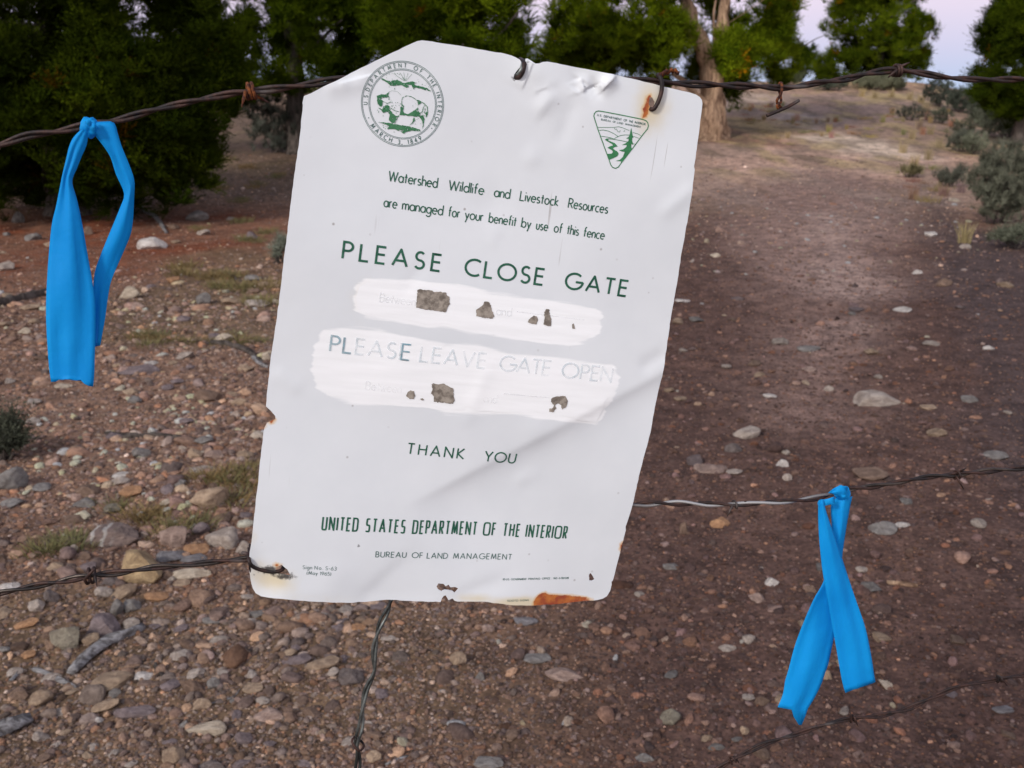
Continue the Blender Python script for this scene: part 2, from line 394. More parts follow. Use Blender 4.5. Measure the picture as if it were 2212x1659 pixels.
def soil_colour(x, y):
    """kind of soil: brown dirt, reddish needle litter under the junipers, dusty track painted paler further up for its open light, grey verge"""
    n = x.shape
    c = np.zeros(n+(3,))
    def put(mask, col):
        c[...] = c*(1-mask[..., None]) + np.array(col)*mask[..., None]
    big = fbm(x*.45+7, y*.45+2)
    put(np.ones(n), (.200, .118, .080))
    xr = 0.10*y - 0.25
    road = sm(-.35, .45, x - xr + .35*(fbm(y*.6, x*0+3)-.5))
    put(road*(1-sm(8, 12, y)), (.104, .060, .048))
    put(sm(9, 14, y), (.41, .270, .190))  # brighter open light of the far track put into its soil colour
    wob = (fbm(x*1.9+5, y*1.3)-.5)
    for poly, col, soft, k in SOILZ:
        d = sdf(x, y, poly); put(sm(-soft, soft, d + wob*soft*2.2)*k, col)
    q = sm(.5, .6, fbm(x*1.1+31, y*.5+4))*sm(9, 12, y); put(q*.45, (.26, .20, .165))
    q = sm(.52, .6, fbm(x*1.9+3, y*.8+44))*sm(7, 10, y); put(q*.45, (.22, .145, .10))
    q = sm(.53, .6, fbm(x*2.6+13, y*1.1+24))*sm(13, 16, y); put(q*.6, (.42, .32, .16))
    q = sm(.52, .58, fbm(x*3.3+1, y*1.6+4))*sm(13, 16, y); put(q*.5, (.13, .10, .07))
    a = np.exp(-(((x+3.9)/2.3)**2 + ((y-9.3)/1.9)**2)**1.5); put(np.clip(a*1.6, 0, 1)*(.45+.55*sm(.35, .6, fbm(x*2, y*2))), (.19, .062, .030))
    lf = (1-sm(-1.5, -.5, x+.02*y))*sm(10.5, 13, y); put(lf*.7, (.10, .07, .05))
    # thin green-brown ground cover in patches on the left
    gpatch = sm(.53, .66, fbm(x*.9+11, y*.9+4))*(1-road)*(1-sm(8, 10, y)); put(gpatch*.5, (.15, .115, .065))
    return c
th = np.linspace(-math.radians(62), math.radians(62), 420)
rr = np.concatenate([np.linspace(.5, 1.4, 8), np.geomspace(1.45, 40, 430), np.geomspace(42, 4500, 60)])
TH, RR = np.meshgrid(th, rr)
X = RR*np.sin(TH); Y = RR*np.cos(TH)
Z = height(X, Y)
fine = (fbm(X*11, Y*11, 3)-.5)*.012*np.exp(-RR/9)
Z = Z + fine
idx = np.arange(X.size).reshape(X.shape)
F = np.stack([idx[:-1, :-1], idx[:-1, 1:], idx[1:, 1:], idx[1:, :-1]], -1).reshape(-1, 4)
# the sheet also runs behind the camera
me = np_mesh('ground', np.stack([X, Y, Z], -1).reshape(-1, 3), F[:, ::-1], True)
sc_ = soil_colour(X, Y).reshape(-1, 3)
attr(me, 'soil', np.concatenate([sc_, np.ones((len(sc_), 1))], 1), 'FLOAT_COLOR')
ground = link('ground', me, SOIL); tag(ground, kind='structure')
bx = [(-60, -60), (60, -60), (60, -.2), (-60, -.2)]
# back sheet: half disc behind the camera
th2 = np.linspace(math.radians(62), math.radians(298), 80); R2, T2 = np.meshgrid(np.array([0.02, .5, 1.4, 5, 15, 40, 200, 4500]), th2, indexing='ij')
X2 = R2*np.sin(T2); Y2 = R2*np.cos(T2); Z2 = height(X2, Y2)
X2b = np.concatenate([X2, ]); i2 = np.arange(X2.size).reshape(X2.shape)
F2 = np.stack([i2[:-1, :-1], i2[:-1, 1:], i2[1:, 1:], i2[1:, :-1]], -1).reshape(-1, 4)
me = np_mesh('ground_behind', np.stack([X2, Y2, Z2-.004], -1).reshape(-1, 3), F2[:, ::-1], True)
attr(me, 'soil', np.tile([.13, .09, .072, 1], (X2.size, 1)), 'FLOAT_COLOR')
tag(link('ground', me, SOIL), kind='structure')
# small fan under the camera itself
th3 = np.linspace(-math.radians(64), math.radians(64), 30); R3, T3 = np.meshgrid(np.array([0.0, .52]), th3, indexing='ij')
X3 = R3*np.sin(T3); Y3 = R3*np.cos(T3); i3 = np.arange(X3.size).reshape(X3.shape)
F3 = np.stack([i3[:-1, :-1], i3[:-1, 1:], i3[1:, 1:], i3[1:, :-1]], -1).reshape(-1, 4)
me = np_mesh('ground_feet', np.stack([X3, Y3, height(X3, Y3)-.008], -1).reshape(-1, 3), F3[:, ::-1], True)
attr(me, 'soil', np.tile([.13, .09, .072, 1], (X3.size, 1)), 'FLOAT_COLOR')
tag(link('ground', me, SOIL), kind='structure')
def gz(x, y):
    x = np.asarray(x, float); y = np.asarray(y, float)
    return height(x, y) + (fbm(x*11, y*11, 3)-.5)*.012*np.exp(-np.hypot(x, y)/9)

# ------------------------------------------------------------------ instancing helper (geometry nodes on a point mesh)
def source_collection(name, meshes):
    c = bpy.data.collections.new(name)
    for i, me in enumerate(meshes):
        o = bpy.data.objects.new('%s_%d' % (name, i), me); c.objects.link(o)
    return c
def scatter(name, pos, rot, scl, tint, source, parent=None):
    me = bpy.data.meshes.new(name); me.vertices.add(len(pos)); me.vertices.foreach_set('co', np.asarray(pos, np.float32).ravel())
    attr(me, 'rot', rot, 'FLOAT_VECTOR'); attr(me, 'scl', scl, 'FLOAT_VECTOR')
    attr(me, 'tint', np.concatenate([tint, np.ones((len(tint), 1))], 1), 'FLOAT_COLOR')
    a = me.attributes.new('pick', 'INT', 'POINT'); a.data.foreach_set('value', rng.integers(0, len(source.objects), len(pos)).astype(np.int32))
    o = link(name, me, None, parent)
    g = bpy.data.node_groups.new(name, 'GeometryNodeTree')
    g.interface.new_socket('Geometry', in_out='INPUT', socket_type='NodeSocketGeometry'); g.interface.new_socket('Geometry', in_out='OUTPUT', socket_type='NodeSocketGeometry')
    gi = g.nodes.new('NodeGroupInput'); go = g.nodes.new('NodeGroupOutput'); ip = g.nodes.new('GeometryNodeInstanceOnPoints'); ci = g.nodes.new('GeometryNodeCollectionInfo')
    ci.inputs['Collection'].default_value = source; ci.inputs['Separate Children'].default_value = True; ci.inputs['Reset Children'].default_value = True
    def na(n, t):
        x = g.nodes.new('GeometryNodeInputNamedAttribute'); x.data_type = t; x.inputs['Name'].default_value = n; return x.outputs['Attribute']
    g.links.new(gi.outputs[0], ip.inputs['Points']); g.links.new(ci.outputs[0], ip.inputs['Instance']); ip.inputs['Pick Instance'].default_value = True
    g.links.new(na('pick', 'INT'), ip.inputs['Instance Index'])
    e2r = g.nodes.new('FunctionNodeEulerToRotation'); g.links.new(na('rot', 'FLOAT_VECTOR'), e2r.inputs[0]); g.links.new(e2r.outputs[0], ip.inputs['Rotation'])
    g.links.new(na('scl', 'FLOAT_VECTOR'), ip.inputs['Scale']); g.links.new(ip.outputs[0], go.inputs[0])
    md = o.modifiers.new('scatter', 'NODES'); md.node_group = g
    return o

# stones: a rounded, slightly faceted body
def ico(sub):
    import bmesh
    bm = bmesh.new(); bmesh.ops.create_icosphere(bm, subdivisions=sub, radius=1.0)
    v = np.array([x.co[:] for x in bm.verts]); f = np.array([[q.index for q in x.verts] for x in bm.faces]); bm.free(); return v, f
def stone_mesh(name, sub, seed, mat, facets=7, rough=.10, hard=.93, smooth=True):
    v, f = ico(sub); r = np.random.default_rng(seed); v = v.copy()
    for k in range(facets):                                # knock off planes for a broken, worn outline
        d = r.normal(size=3); d /= np.linalg.norm(d); lim = r.uniform(.50, .84)
        h = v@d; over = np.clip(h-lim, 0, None); v -= (over*hard)[:, None]*d
    off = r.uniform(0, 50, 3)
    for i in range(len(v)):
        p = V(v[i]*1.3 + off); s = 1 + rough*mnoise.noise(p) + rough*.45*mnoise.noise(p*2.7); v[i] *= s
    v /= np.abs(v).max(0)
    me = np_mesh(name, v, f, smooth); me.materials.append(mat); return me
PEB = source_collection('pebble_source', [stone_mesh('pebble', 2, 100+i, GRAVEL, 8, .16, .95, False) for i in range(8)])
STM = [stone_mesh('stone', 4, 200+i, STONE, 9+i % 4, .12) for i in range(10)]
BIG = [stone_mesh('stone', 4, 300+i, STONE, 11, .14) for i in range(6)]

PAL = np.array([1.18, 1.06, 1.03])*np.array([(.34, .25, .18), (.27, .20, .155), (.22, .175, .16), (.24, .215, .20), (.19, .155, .15), (.40, .33, .26), (.45, .40, .35), (.32, .19, .12), (.20, .18, .18), (.26, .24, .22), (.50, .36, .24), (.16, .115, .095)])
PW = np.array([.15, .15, .13, .09, .10, .08, .05, .08, .06, .05, .04, .09]); PW = PW/PW.sum()
def gravel(n, d0, d1, half, seed, sizef, keep):
    r = np.random.default_rng(seed)
    d = np.exp(r.uniform(math.log(d0), math.log(d1), n)); a = r.uniform(-half, half, n)
    x = d*np.tan(a)*1.0; y = d
    road = sm(-.35, .45, x-(0.10*y-.25))
    k = r.random(n) < keep(x, y, road); x, y, road = x[k], y[k], road[k]; n = len(x)
    s = sizef(x, y, road, r)
    litter = np.exp(-(((x+3.9)/2.3)**2 + ((y-9.3)/1.9)**2)**1.5)
    s = s*(1-.5*np.clip(litter*1.5, 0, 1))
    flat = r.uniform(.38, .8, n)
    scl = np.stack([s*r.uniform(.8, 1.35, n), s*r.uniform(.65, 1.1, n), s*flat], 1)
    z = gz(x, y) + s*flat*r.uniform(-.25, .35, n)
    rot = np.stack([r.normal(0, .25, n), r.normal(0, .25, n), r.uniform(0, 6.28, n)], 1)
    ti = PAL[r.choice(len(PAL), n, p=PW)]*r.uniform(.55, 1.35, (n, 1))*1.12
    dark = np.array([.50, .43, .42])                     # the track's gravel is of a darker, redder stone
    far = sm(6, 11, y)
    ti = ti*(1-(road*(1-far))[:, None]*(1-dark))
    soilc = soil_colour(x, y); mixk = (.12+.18*(1-road))[:, None]; ti = ti*(1-mixk) + soilc*mixk*1.3; ti = ti*np.exp(r.normal(0, .30, (n, 1)))
    return np.stack([x, y, z], 1), rot, scl, ti
def size_small(x, y, road, r):
    base = .0034 + .00050*y; s = base*np.exp(r.normal(0, .42, len(x))); return s*(1-.25*road)
def size_mid(x, y, road, r):
    s = .0105*np.exp(r.normal(0, .45, len(x)))*(1+.04*y); return s*(1-.25*road)
g1 = gravel(330000, 1.6, 17, .86, 11, size_small, lambda x, y, rd: np.clip(.95-.35*rd, 0, 1)*(1-.5*sm(9, 16, y)))
g4 = gravel(6500, 1.8, 12, .86, 14, lambda x, y, rd, r: (.0065+.0012*y)*np.exp(r.normal(0, .45, len(x))), lambda x, y, rd: rd*.8)
g4[3][:] = np.clip(g4[3]*np.array([1.5, 1.5, 1.55]), 0, .45); g4[1][:, 2] *= .5
g2 = gravel(48000, 1.6, 13, .86, 12, size_mid, lambda x, y, rd: (.72-.42*rd)*(1-.5*sm(6, 12, y))*(.18+.82*(fbm(x*1.7, y*1.7) > .5)))
def size_chip(x, y, road, r): return (.008+.0016*y)*np.exp(r.normal(0, .40, len(x)))
g3 = gravel(22000, 2.8, 11, .86, 13, size_chip, lambda x, y, rd: (1-rd)*(1-sm(7.5, 11, y))*.75*(.3+.7*(fbm(x*2.1+3, y*2.1) > .48)))
g3[3][:] = np.clip(g3[3]*np.array([1.95, 1.78, 1.66]), 0, .66); g3[1][:, 2] *= .6
tag(scatter('gravel', *[np.concatenate(q_) for q_ in zip(g1, g2, g3, g4)], PEB), 'mixed grey, tan and brown gravel covering the stony ground and the track', 'gravel', kind='stuff')

# ------------------------------------------------------------------ stones one can point at
Z5 = K(0, 700, 1100); Z6 = K(0, 1500, 1100); Z3 = K(0, 2000, 1000); Z7 = K(900, 2000, 1200); ZR = K(2300, 1200, 1348); ZB = K(2200, 2000, 1448); ZF = K(2300, 300, 1348); A1 = lambda x, y: (x, y)
C = dict(tan=(.40, .295, .205), yel=(.45, .33, .19), pink=(.37, .27, .225), ora=(.42, .24, .13), grey=(.24, .225, .21), dgrey=(.18, .15, .14), blue=(.235, .225, .23), white=(.58, .54, .50), pale=(.42, .36, .31), brown=(.22, .15, .11), cream=(.52, .44, .34), green=(.24, .215, .165), plum=(.225, .18, .18))
sn = [0]
occupied = []
def stone(k, cx, cy, wpx, hpx, col, label, big=False, yaw=None, tilt=0.0, mat=None, group=None, name='stone'):
    i = sn[0]; sn[0] += 1
    sc_k = k(1, 0)[0]-k(0, 0)[0]
    ax, ay = k(cx, cy); wa = wpx*sc_k; ha = hpx*sc_k
    p = G(ax, ay + ha*.22); dep = (p-CAMP).dot(V((0, CP_, -SP_)))
    W = wa/FP*dep/2; Hh = ha/FP*dep/2
    al = math.asin(min(.99, (CAM_H-p.z)/(p-CAMP).length))
    sy = min(W*.9, Hh/math.sin(al)*.8)
    sz = math.sqrt(max((Hh**2-(sy*math.sin(al))**2), (W*.25)**2))/math.cos(al)
    me = (BIG if big else STM)[i % (6 if big else 10)]
    if mat is not None:
        me = me.copy(); me.materials.clear(); me.materials.append(mat)
    o = link(name, me); R = random.Random(i*13+5)
    o.scale = (W*1.14, sy*1.10, sz*1.2); o.location = (p.x, p.y + sy*.2, float(gz(p.x, p.y)) + sz*(.22 if k in (ZR, ZF, ZB) else .42))
    o.rotation_euler = (R.uniform(-.12, .12), tilt, R.uniform(-.15, .15) if yaw is None else yaw)
    cc = C[col] if isinstance(col, str) else col
    f = R.uniform(.95, 1.22); o.color = (cc[0]*f, cc[1]*f, cc[2]*f, 1)
    tag(o, label, 'stone', group); occupied.append((p.x, p.y, W)); return o
stone(Z6, 800, 832, 385, 185, 'pink', 'largest cobble at lower left, brown with white bands across its left half', True, mat=BANDED)
stone(Z6, 985, 1068, 320, 258, 'yel', 'big yellow-tan boulder behind the lower left wire, crossed by the twisted strands', True)
stone(Z6, 1588, 850, 215, 165, 'pale', 'pale grey blocky cobble just left of the sign near its bottom', True)
stone(Z6, 1500, 562, 225, 160, 'tan', 'tan rounded cobble with an orange right flank below the green patch', True)
stone(Z6, 1245, 838, 215, 165, 'pink', 'pinkish brown cobble between the banded one and the pale blocky one', True)
stone(Z6, 1408, 918, 160, 92, 'ora', 'smooth orange-tan stone tucked under the pale blocky cobble')
stone(Z6, 1385, 982, 170, 62, 'blue', 'flat blue-grey stone under the smooth orange-tan one')
stone(Z6, 1225, 965, 190, 90, 'blue', 'bluish grey stone leaning on the back of the big yellow boulder')
stone(Z6, 1440, 782, 120, 95, 'plum', 'dull purple-grey stone wedged above the smooth orange-tan one')
stone(Z6, 1740, 915, 105, 105, 'pale', 'pale stone half hidden by the left edge of the sign')
stone(Z6, 1385, 1105, 285, 62, 'cream', 'long flat cream slab right of the yellow boulder below the wire')
stone(Z6, 1300, 1162, 110, 60, 'tan', 'small tan block at the left end of the cream slab')
stone(Z6, 1205, 1108, 95, 80, 'brown', 'brown round stone between the yellow boulder and the cream slab')
stone(Z6, 875, 1225, 170, 100, 'tan', 'long brown-tan stone lying against the foot of the yellow boulder', tilt=-.2)
stone(Z6, 740, 1232, 110, 88, 'pale', 'pale rounded stone at the left foot of the yellow boulder')
stone(Z6, 1122, 1250, 160, 78, 'ora', 'orange stone with a white face just below the yellow boulder')
stone(Z6, 800, 1150, 120, 80, 'dgrey', 'dark grey stone under the barb of the lower left wire')
stone(Z6, 945, 1320, 110, 105, 'grey', 'grey angular stone below the orange and white one')
stone(Z6, 838, 1352, 85, 130, 'grey', 'upright grey-tan stone standing left of the grey angular one')
stone(Z6, 730, 1478, 245, 170, 'plum', 'broad purplish grey cobble behind the grey dead branch', True)
stone(Z6, 945, 1450, 125, 90, 'pale', 'pale egg-shaped stone at the upper end of the grey dead branch')
stone(Z6, 650, 1565, 112, 105, 'tan', 'pinkish tan stone touching the middle of the grey dead branch')
stone(Z6, 470, 1560, 230, 185, 'green', 'mossy greenish cobble left of the broad purplish one', True)
stone(Z6, 255, 1325, 105, 92, 'pale', 'pale tan cobble below the left wire near the photo edge')
stone(Z6, 368, 1265, 90, 120, 'dgrey', 'dark slate-grey stone right of the pale tan cobble under the wire')
stone(Z6, 68, 1188, 125, 66, 'white', 'bright white oval stone touching the wire at the left edge')
stone(Z6, 170, 1462, 200, 58, 'ora', 'thin leaf-shaped orange-brown stone near the left edge', tilt=-.35)
stone(Z6, 80, 432, 185, 165, 'grey', 'large grey cobble cut by the left edge of the photo', True, tilt=-.3)
stone(Z6, 75, 590, 150, 70, 'grey', 'low grey-green stone under the large cobble at the left edge')
stone(Z6, 600, 590, 170, 78, 'grey', 'long grey-green stone lying above the banded cobble')
stone(Z6, 808, 628, 132, 78, 'green', 'greenish grey stone with a tan end right of the long grey-green one')
stone(Z6, 935, 505, 145, 85, 'ora', 'stone half orange and half blue-grey above the bare pebbles')
stone(Z6, 860, 385, 115, 44, 'white', 'thin white stone above the orange and blue-grey one')
stone(Z6, 1440, 348, 172, 62, 'pale', 'long pale flat stone left of the middle of the sign edge')
stone(Z6, 1010, 232, 115, 88, 'grey', 'grey stone with a pointed top beneath the dead root')
stone(Z6, 1398, 242, 92, 95, 'tan', 'stacked tan and white stone nearest the dead root end')
stone(Z6, 1530, 240, 120, 70, 'pink', 'soft pink-grey stone between two others below the root')
stone(Z6, 1755, 242, 108, 66, 'tan', 'tan stone touching the sign edge below the rusty notch')
stone(Z6, 1195, 590, 95, 55, 'cream', 'cream and orange chip above the pinkish brown cobble')
stone(Z6, 600, 968, 105, 62, 'brown', 'brown round stone left of the wire barb and loop')
stone(Z6, 528, 912, 62, 72, 'pale', 'small pale egg-shaped stone left of the banded cobble')
stone(Z6, 635, 1050, 100, 90, 'plum', 'dusky pink-brown stone just above the wire loop')
stone(Z6, 390, 1040, 110, 70, 'tan', 'tan-brown stone sunk in soil above the left wire')
stone(Z6, 1230, 1130, 60, 40, 'pale', 'tiny pale chip at the tip of the cream slab')
stone(Z6, 1385, 1300, 110, 55, 'tan', 'tan flat stone on bare soil left of the sign corner')
stone(Z6, 1770, 1252, 85, 44, 'pale', 'pale flat stone right beside the lower left sign corner')
stone(Z6, 1798, 1448, 82, 80, 'pale', 'round whitish stone on smooth brown soil under the sign corner')
stone(Z5, 1085, 345, 185, 110, 'white', 'biggest white stone, on the slope right of the first blue ribbon')
stone(Z5, 1412, 152, 150, 90, 'grey', 'dark grey rounded stone in the roots beyond the ribbon')
stone(Z5, 915, 702, 170, 95, 'cream', 'cream speckled block beside the narrow ribbon tail', tilt=-.25)
stone(Z5, 1462, 742, 112, 130, 'grey', 'upright blue-white lichen stone left of the sign')
stone(Z5, 1242, 600, 82, 66, 'ora', 'small orange stone in the thin green cover')
stone(Z5, 985, 792, 105, 70, 'pink', 'pinkish stone right below the cream speckled block')
stone(Z5, 1150, 812, 90, 66, 'brown', 'brown stone between the pinkish one and the lichen stone')
stone(Z5, 1662, 752, 150, 62, 'tan', 'low tan stone left of a paired pale one by the sign')
stone(Z5, 1840, 768, 160, 62, 'pale', 'low pale stone nearest the sign in the paired row')
stone(Z5, 1900, 640, 110, 66, 'tan', 'sandy stone above the paired row at the sign edge')
stone(Z5, 1810, 585, 110, 52, 'grey', 'grey flat stone beside the dark twig by the sign')
stone(Z5, 1605, 1022, 125, 70, 'cream', 'cream rounded stone between two green patches')
stone(Z5, 170, 966, 95, 50, 'cream', 'cream oval stone left of the wide ribbon tail')
stone(Z5, 45, 505, 125, 92, 'pale', 'pale worn stone above the dark log at the left edge')
stone(Z5, 215, 795, 130, 55, 'tan', 'tan chip in front of the dark log by the ribbon')
stone(Z5, 1312, 1142, 135, 62, 'pale', 'pale slanted stone below the green patch', tilt=-.3)
stone(Z5, 1080, 1195, 92, 36, 'white', 'thin whitish stone in the middle of the pebble field')
stone(Z5, 450, 1362, 105, 46, 'cream', 'cream flat stone under the torn ribbon end')
stone(Z5, 1500, 1430, 210, 110, 'brown', 'broad brown-grey stone sunk in pebbles left of the rusty notch', True)
stone(Z5, 990, 1252, 260, 62, 'plum', 'long low purplish slab right of the ribbon end')
stone(Z5, 1915, 1150, 70, 82, 'cream', 'cream stone against the sign edge above the notch')
stone(Z5, 130, 165, 80, 95, 'grey', 'grey mossy stone in the red litter under the juniper')
stone(Z5, 620, 255, 90, 70, 'brown', 'brown stone seen between the two ribbon tails')
stone(Z7, 1355, 650, 112, 112, 'tan', 'round tan pebble alone in the brown dirt below the sign')
stone(Z7, 1863, 635, 175, 72, 'grey', 'grey-green flat stone with a pointed top on the track')
stone(Z7, 2045, 745, 250, 88, 'pink', 'long pinkish slab tapering right, on the track under the sign corner', tilt=.22)
stone(Z7, 1790, 390, 150, 58, 'blue', 'lavender-grey stone just under the rusty bottom edge')
stone(Z7, 1545, 442, 75, 62, 'pink', 'pink-brown knob right of the torn bottom notch')
stone(Z7, 455, 672, 205, 88, 'tan', 'long tan slab left of the vertical stay wire', tilt=-.22)
stone(Z7, 285, 650, 190, 80, 'plum', 'purple-grey slab just left of the long tan one', tilt=-.25)
stone(Z7, 645, 755, 150, 125, 'dgrey', 'dark brown-grey cobble touching the long tan slab on its right')
stone(Z7, 535, 738, 82, 72, 'pale', 'pale pointed stone between the tan slab and dark cobble')
stone(Z7, 105, 1015, 195, 95, 'pink', 'pink-brown smooth stone low between branch and stay wire')
stone(Z7, 800, 1282, 100, 82, 'tan', 'tan stone against the foot of the stay wire')
stone(Z7, 1545, 1325, 185, 90, 'grey', 'grey stone cut by the bottom edge below the sign')
stone(Z7, 300, 420, 92, 44, 'blue', 'slim blue-white stone under the sign left of the stay')
stone(Z7, 560, 438, 85, 50, 'plum', 'lilac oval stone a hand left of the stay top')
stone(Z7, 690, 430, 92, 55, 'ora', 'rusty orange-brown stone next to the stay top')
stone(Z7, 472, 362, 66, 58, 'pale', 'pink-white pebble just beneath the sign bottom')
stone(Z7, 890, 502, 92, 40, 'pale', 'white and pink chip immediately right of the stay')
stone(Z7, 520, 510, 92, 60, 'brown', 'olive-brown round stone above the long tan slab')
stone(Z7, 248, 605, 84, 55, 'tan', 'small tan stone on the purple-grey slab')
stone(Z7, 1492, 756, 60, 60, 'grey', 'grey triangular chip on the dirt right of the round tan pebble')
stone(Z7, 1700, 715, 60, 45, 'blue', 'little blue-grey pebble left of the long pinkish slab')
stone(Z7, 1700, 1140, 80, 72, 'brown', 'olive-brown pebble low on the track')
stone(Z3, 1620, 1325, 300, 105, 'cream', 'long cream sausage-shaped stone near the bottom left', big=True, tilt=-.12)
stone(Z3, 855, 955, 320, 150, 'tan', 'large tan-grey cobble below the grey dead branch', True)
stone(Z3, 820, 1135, 210, 100, 'tan', 'peach slab under the large tan-grey cobble', tilt=-.4)
stone(Z3, 1060, 1185, 300, 95, 'plum', 'long lilac-grey flat stone right of the peach slab', tilt=-.12)
stone(Z3, 1415, 745, 145, 92, 'pale', 'pale grey-pink stone right of the dark burnt twig')
stone(Z3, 1130, 905, 130, 75, 'white', 'white stone left of the dark burnt twig')
stone(Z3, 320, 1090, 175, 130, 'tan', 'round tan stone above the log at lower left')
stone(Z3, 140, 1050, 165, 105, 'brown', 'brown-tan rounded stone between two sticks at lower left')
stone(Z3, 1685, 965, 105, 110, 'grey', 'grey cubic stone left of the curved dry twig')
stone(Z3, 1990, 995, 150, 80, 'tan', 'tan flat stone right of the curved dry twig')
stone(Z3, 1510, 985, 100, 170, 'brown', 'upright leaf-shaped brown stone by the grey cubic one', tilt=-.9)
stone(Z3, 1360, 1540, 165, 145, 'tan', 'tan stone with a dark crack at the bottom edge')
stone(Z3, 320, 1390, 120, 90, 'pale', 'pale stone right of the log end', tilt=.5)
stone(Z3, 1920, 1390, 125, 110, 'plum', 'mauve rounded stone right of the cream sausage-shaped one')
stone(Z3, 1435, 1290, 95, 60, 'grey', 'pale blue-grey shard left of the cream sausage-shaped one', tilt=-.8)
stone(Z3, 770, 1245, 70, 58, 'white', 'small white pebble below the peach slab')
stone(Z3, 350, 1555, 120, 80, 'brown', 'brown cobble in the bottom left gravel')
stone(Z3, 1660, 1610, 210, 80, 'dgrey', 'dark grey flat cobble cut by the bottom edge')
stone(Z3, 910, 1045, 100, 80, 'grey', 'grey pebble squeezed between the large cobble and the peach slab')
stone(Z3, 225, 735, 100, 75, 'ora', 'orange-brown stone above the thin grey stick')
stone(Z3, 2110, 1215, 220, 110, 'pink', 'reddish smooth slab left of the stay wire foot')
stone(Z3, 980, 845, 90, 45, 'ora', 'peach chip above the large tan-grey cobble')
stone(ZR, 1365, 368, 262, 108, 'pale', 'largest stone on the track, pale grey and dome shaped', True)
stone(ZR, 590, 560, 150, 88, 'pale', 'pale slanted stone on the track by the sign edge', tilt=-.4)
stone(ZR, 515, 650, 95, 78, 'dgrey', 'dark round stone below the pale slanted one')
stone(ZR, 385, 765, 185, 62, 'pink', 'long pinkish stone above the middle wire by the sign')
stone(ZR, 525, 785, 95, 40, 'pale', 'flat pale stone right of the long pinkish one')
stone(ZR, 798, 745, 70, 55, 'white', 'small white stone above the middle wire barb')
stone(ZR, 832, 820, 58, 62, 'pale', 'bluish white chip under the small white stone')
stone(ZR, 1310, 795, 190, 78, 'brown', 'flat brown stone behind the second ribbon knot')
stone(ZR, 1070, 300, 60, 48, 'pale', 'pale triangular chip on the track left of the dome')
stone(ZR, 958, 190, 85, 42, 'pink', 'pink-white stone higher up the track')
stone(ZR, 955, 70, 140, 32, 'grey', 'thin grey stone low on the distant track')
stone(ZR, 728, 345, 75, 32, 'white', 'whitish flat chip in the middle of the track')
stone(ZR, 440, 1085, 115, 66, 'ora', 'orange-brown stone beneath the middle wire barb')
stone(ZR, 225, 1125, 50, 110, 'brown', 'upright brown shard under the middle wire')
stone(ZR, 1400, 1115, 160, 80, 'grey', 'grey-green flat stone right of the second ribbon')
stone(ZR, 1500, 1100, 95, 30, 'white', 'bright thin chip right of the grey-green flat stone')
stone(ZR, 2060, 690, 145, 66, 'grey', 'grey stone under the right end of the middle wire')
stone(ZR, 1650, 410, 90, 40, 'tan', 'tan flat stone right of the pale dome stone')
stone(ZR, 735, 1435, 80, 62, 'white', 'white rounded stone left of the second ribbon')
stone(ZR, 650, 1525, 85, 70, 'pink', 'pinkish square stone under the white rounded one')
stone(ZR, 1265, 1355, 75, 45, 'pale', 'pale flake right of the second ribbon')
stone(ZR, 148, 1340, 85, 50, 'grey', 'grey stone near the sign corner on the track')
stone(ZR, 2010, 65, 66, 34, 'white', 'white chip beside the dark verge')
stone(ZR, 1900, 360, 95, 52, 'grey', 'grey stone near the dark verge')
stone(ZB, 292, 855, 112, 95, 'green', 'olive-grey round cobble left of the ribbon tip')
stone(ZB, 145, 1062, 100, 50, 'grey', 'grey slab near the bottom, left of the lowest wire')
stone(ZB, 605, 468, 98, 38, 'pale', 'pale oval stone left of the ribbon tail')
stone(ZB, 710, 740, 68, 38, 'pale', 'pale pebble left of its browner neighbour by the ribbon tip')
stone(ZB, 785, 760, 78, 62, 'brown', 'brown pebble beside the ribbon tip')
stone(ZB, 1468, 665, 92, 55, 'cream', 'cream stone right of the torn ribbon end', tilt=.4)
stone(ZB, 692, 918, 52, 60, 'tan', 'tan upright pebble above the lowest wire')
stone(ZB, 2100, 800, 110, 45, 'blue', 'blue-grey stone above the lowest wire at the right')
stone(ZB, 1145, 620, 44, 80, 'tan', 'tan stone showing between the two ribbon ends')
stone(ZB, 1055, 150, 66, 58, 'brown', 'brown curled stone left of the ribbon crossing')
stone(ZF, 1510, 1320, 105, 36, 'white', 'white pointed chip on the distant track')
stone(ZF, 1590, 1100, 55, 30, 'white', 'small white stone at the edge of the verge')
stone(ZF, 1875, 950, 66, 44, 'pale', 'pale stone below the straw-coloured grass tuft')
stone(ZF, 1665, 875, 70, 40, 'white', 'white stone left of the straw-coloured grass tuft')
stone(ZF, 1745, 1160, 90, 60, 'brown', 'brown stone on the dark verge')
stone(ZF, 410, 1000, 60, 36, 'cream', 'cream stone near the sign edge on the upper track')
stone(ZF, 215, 1265, 90, 26, 'white', 'long white chip touching the sign edge')
NAMED = sn[0]
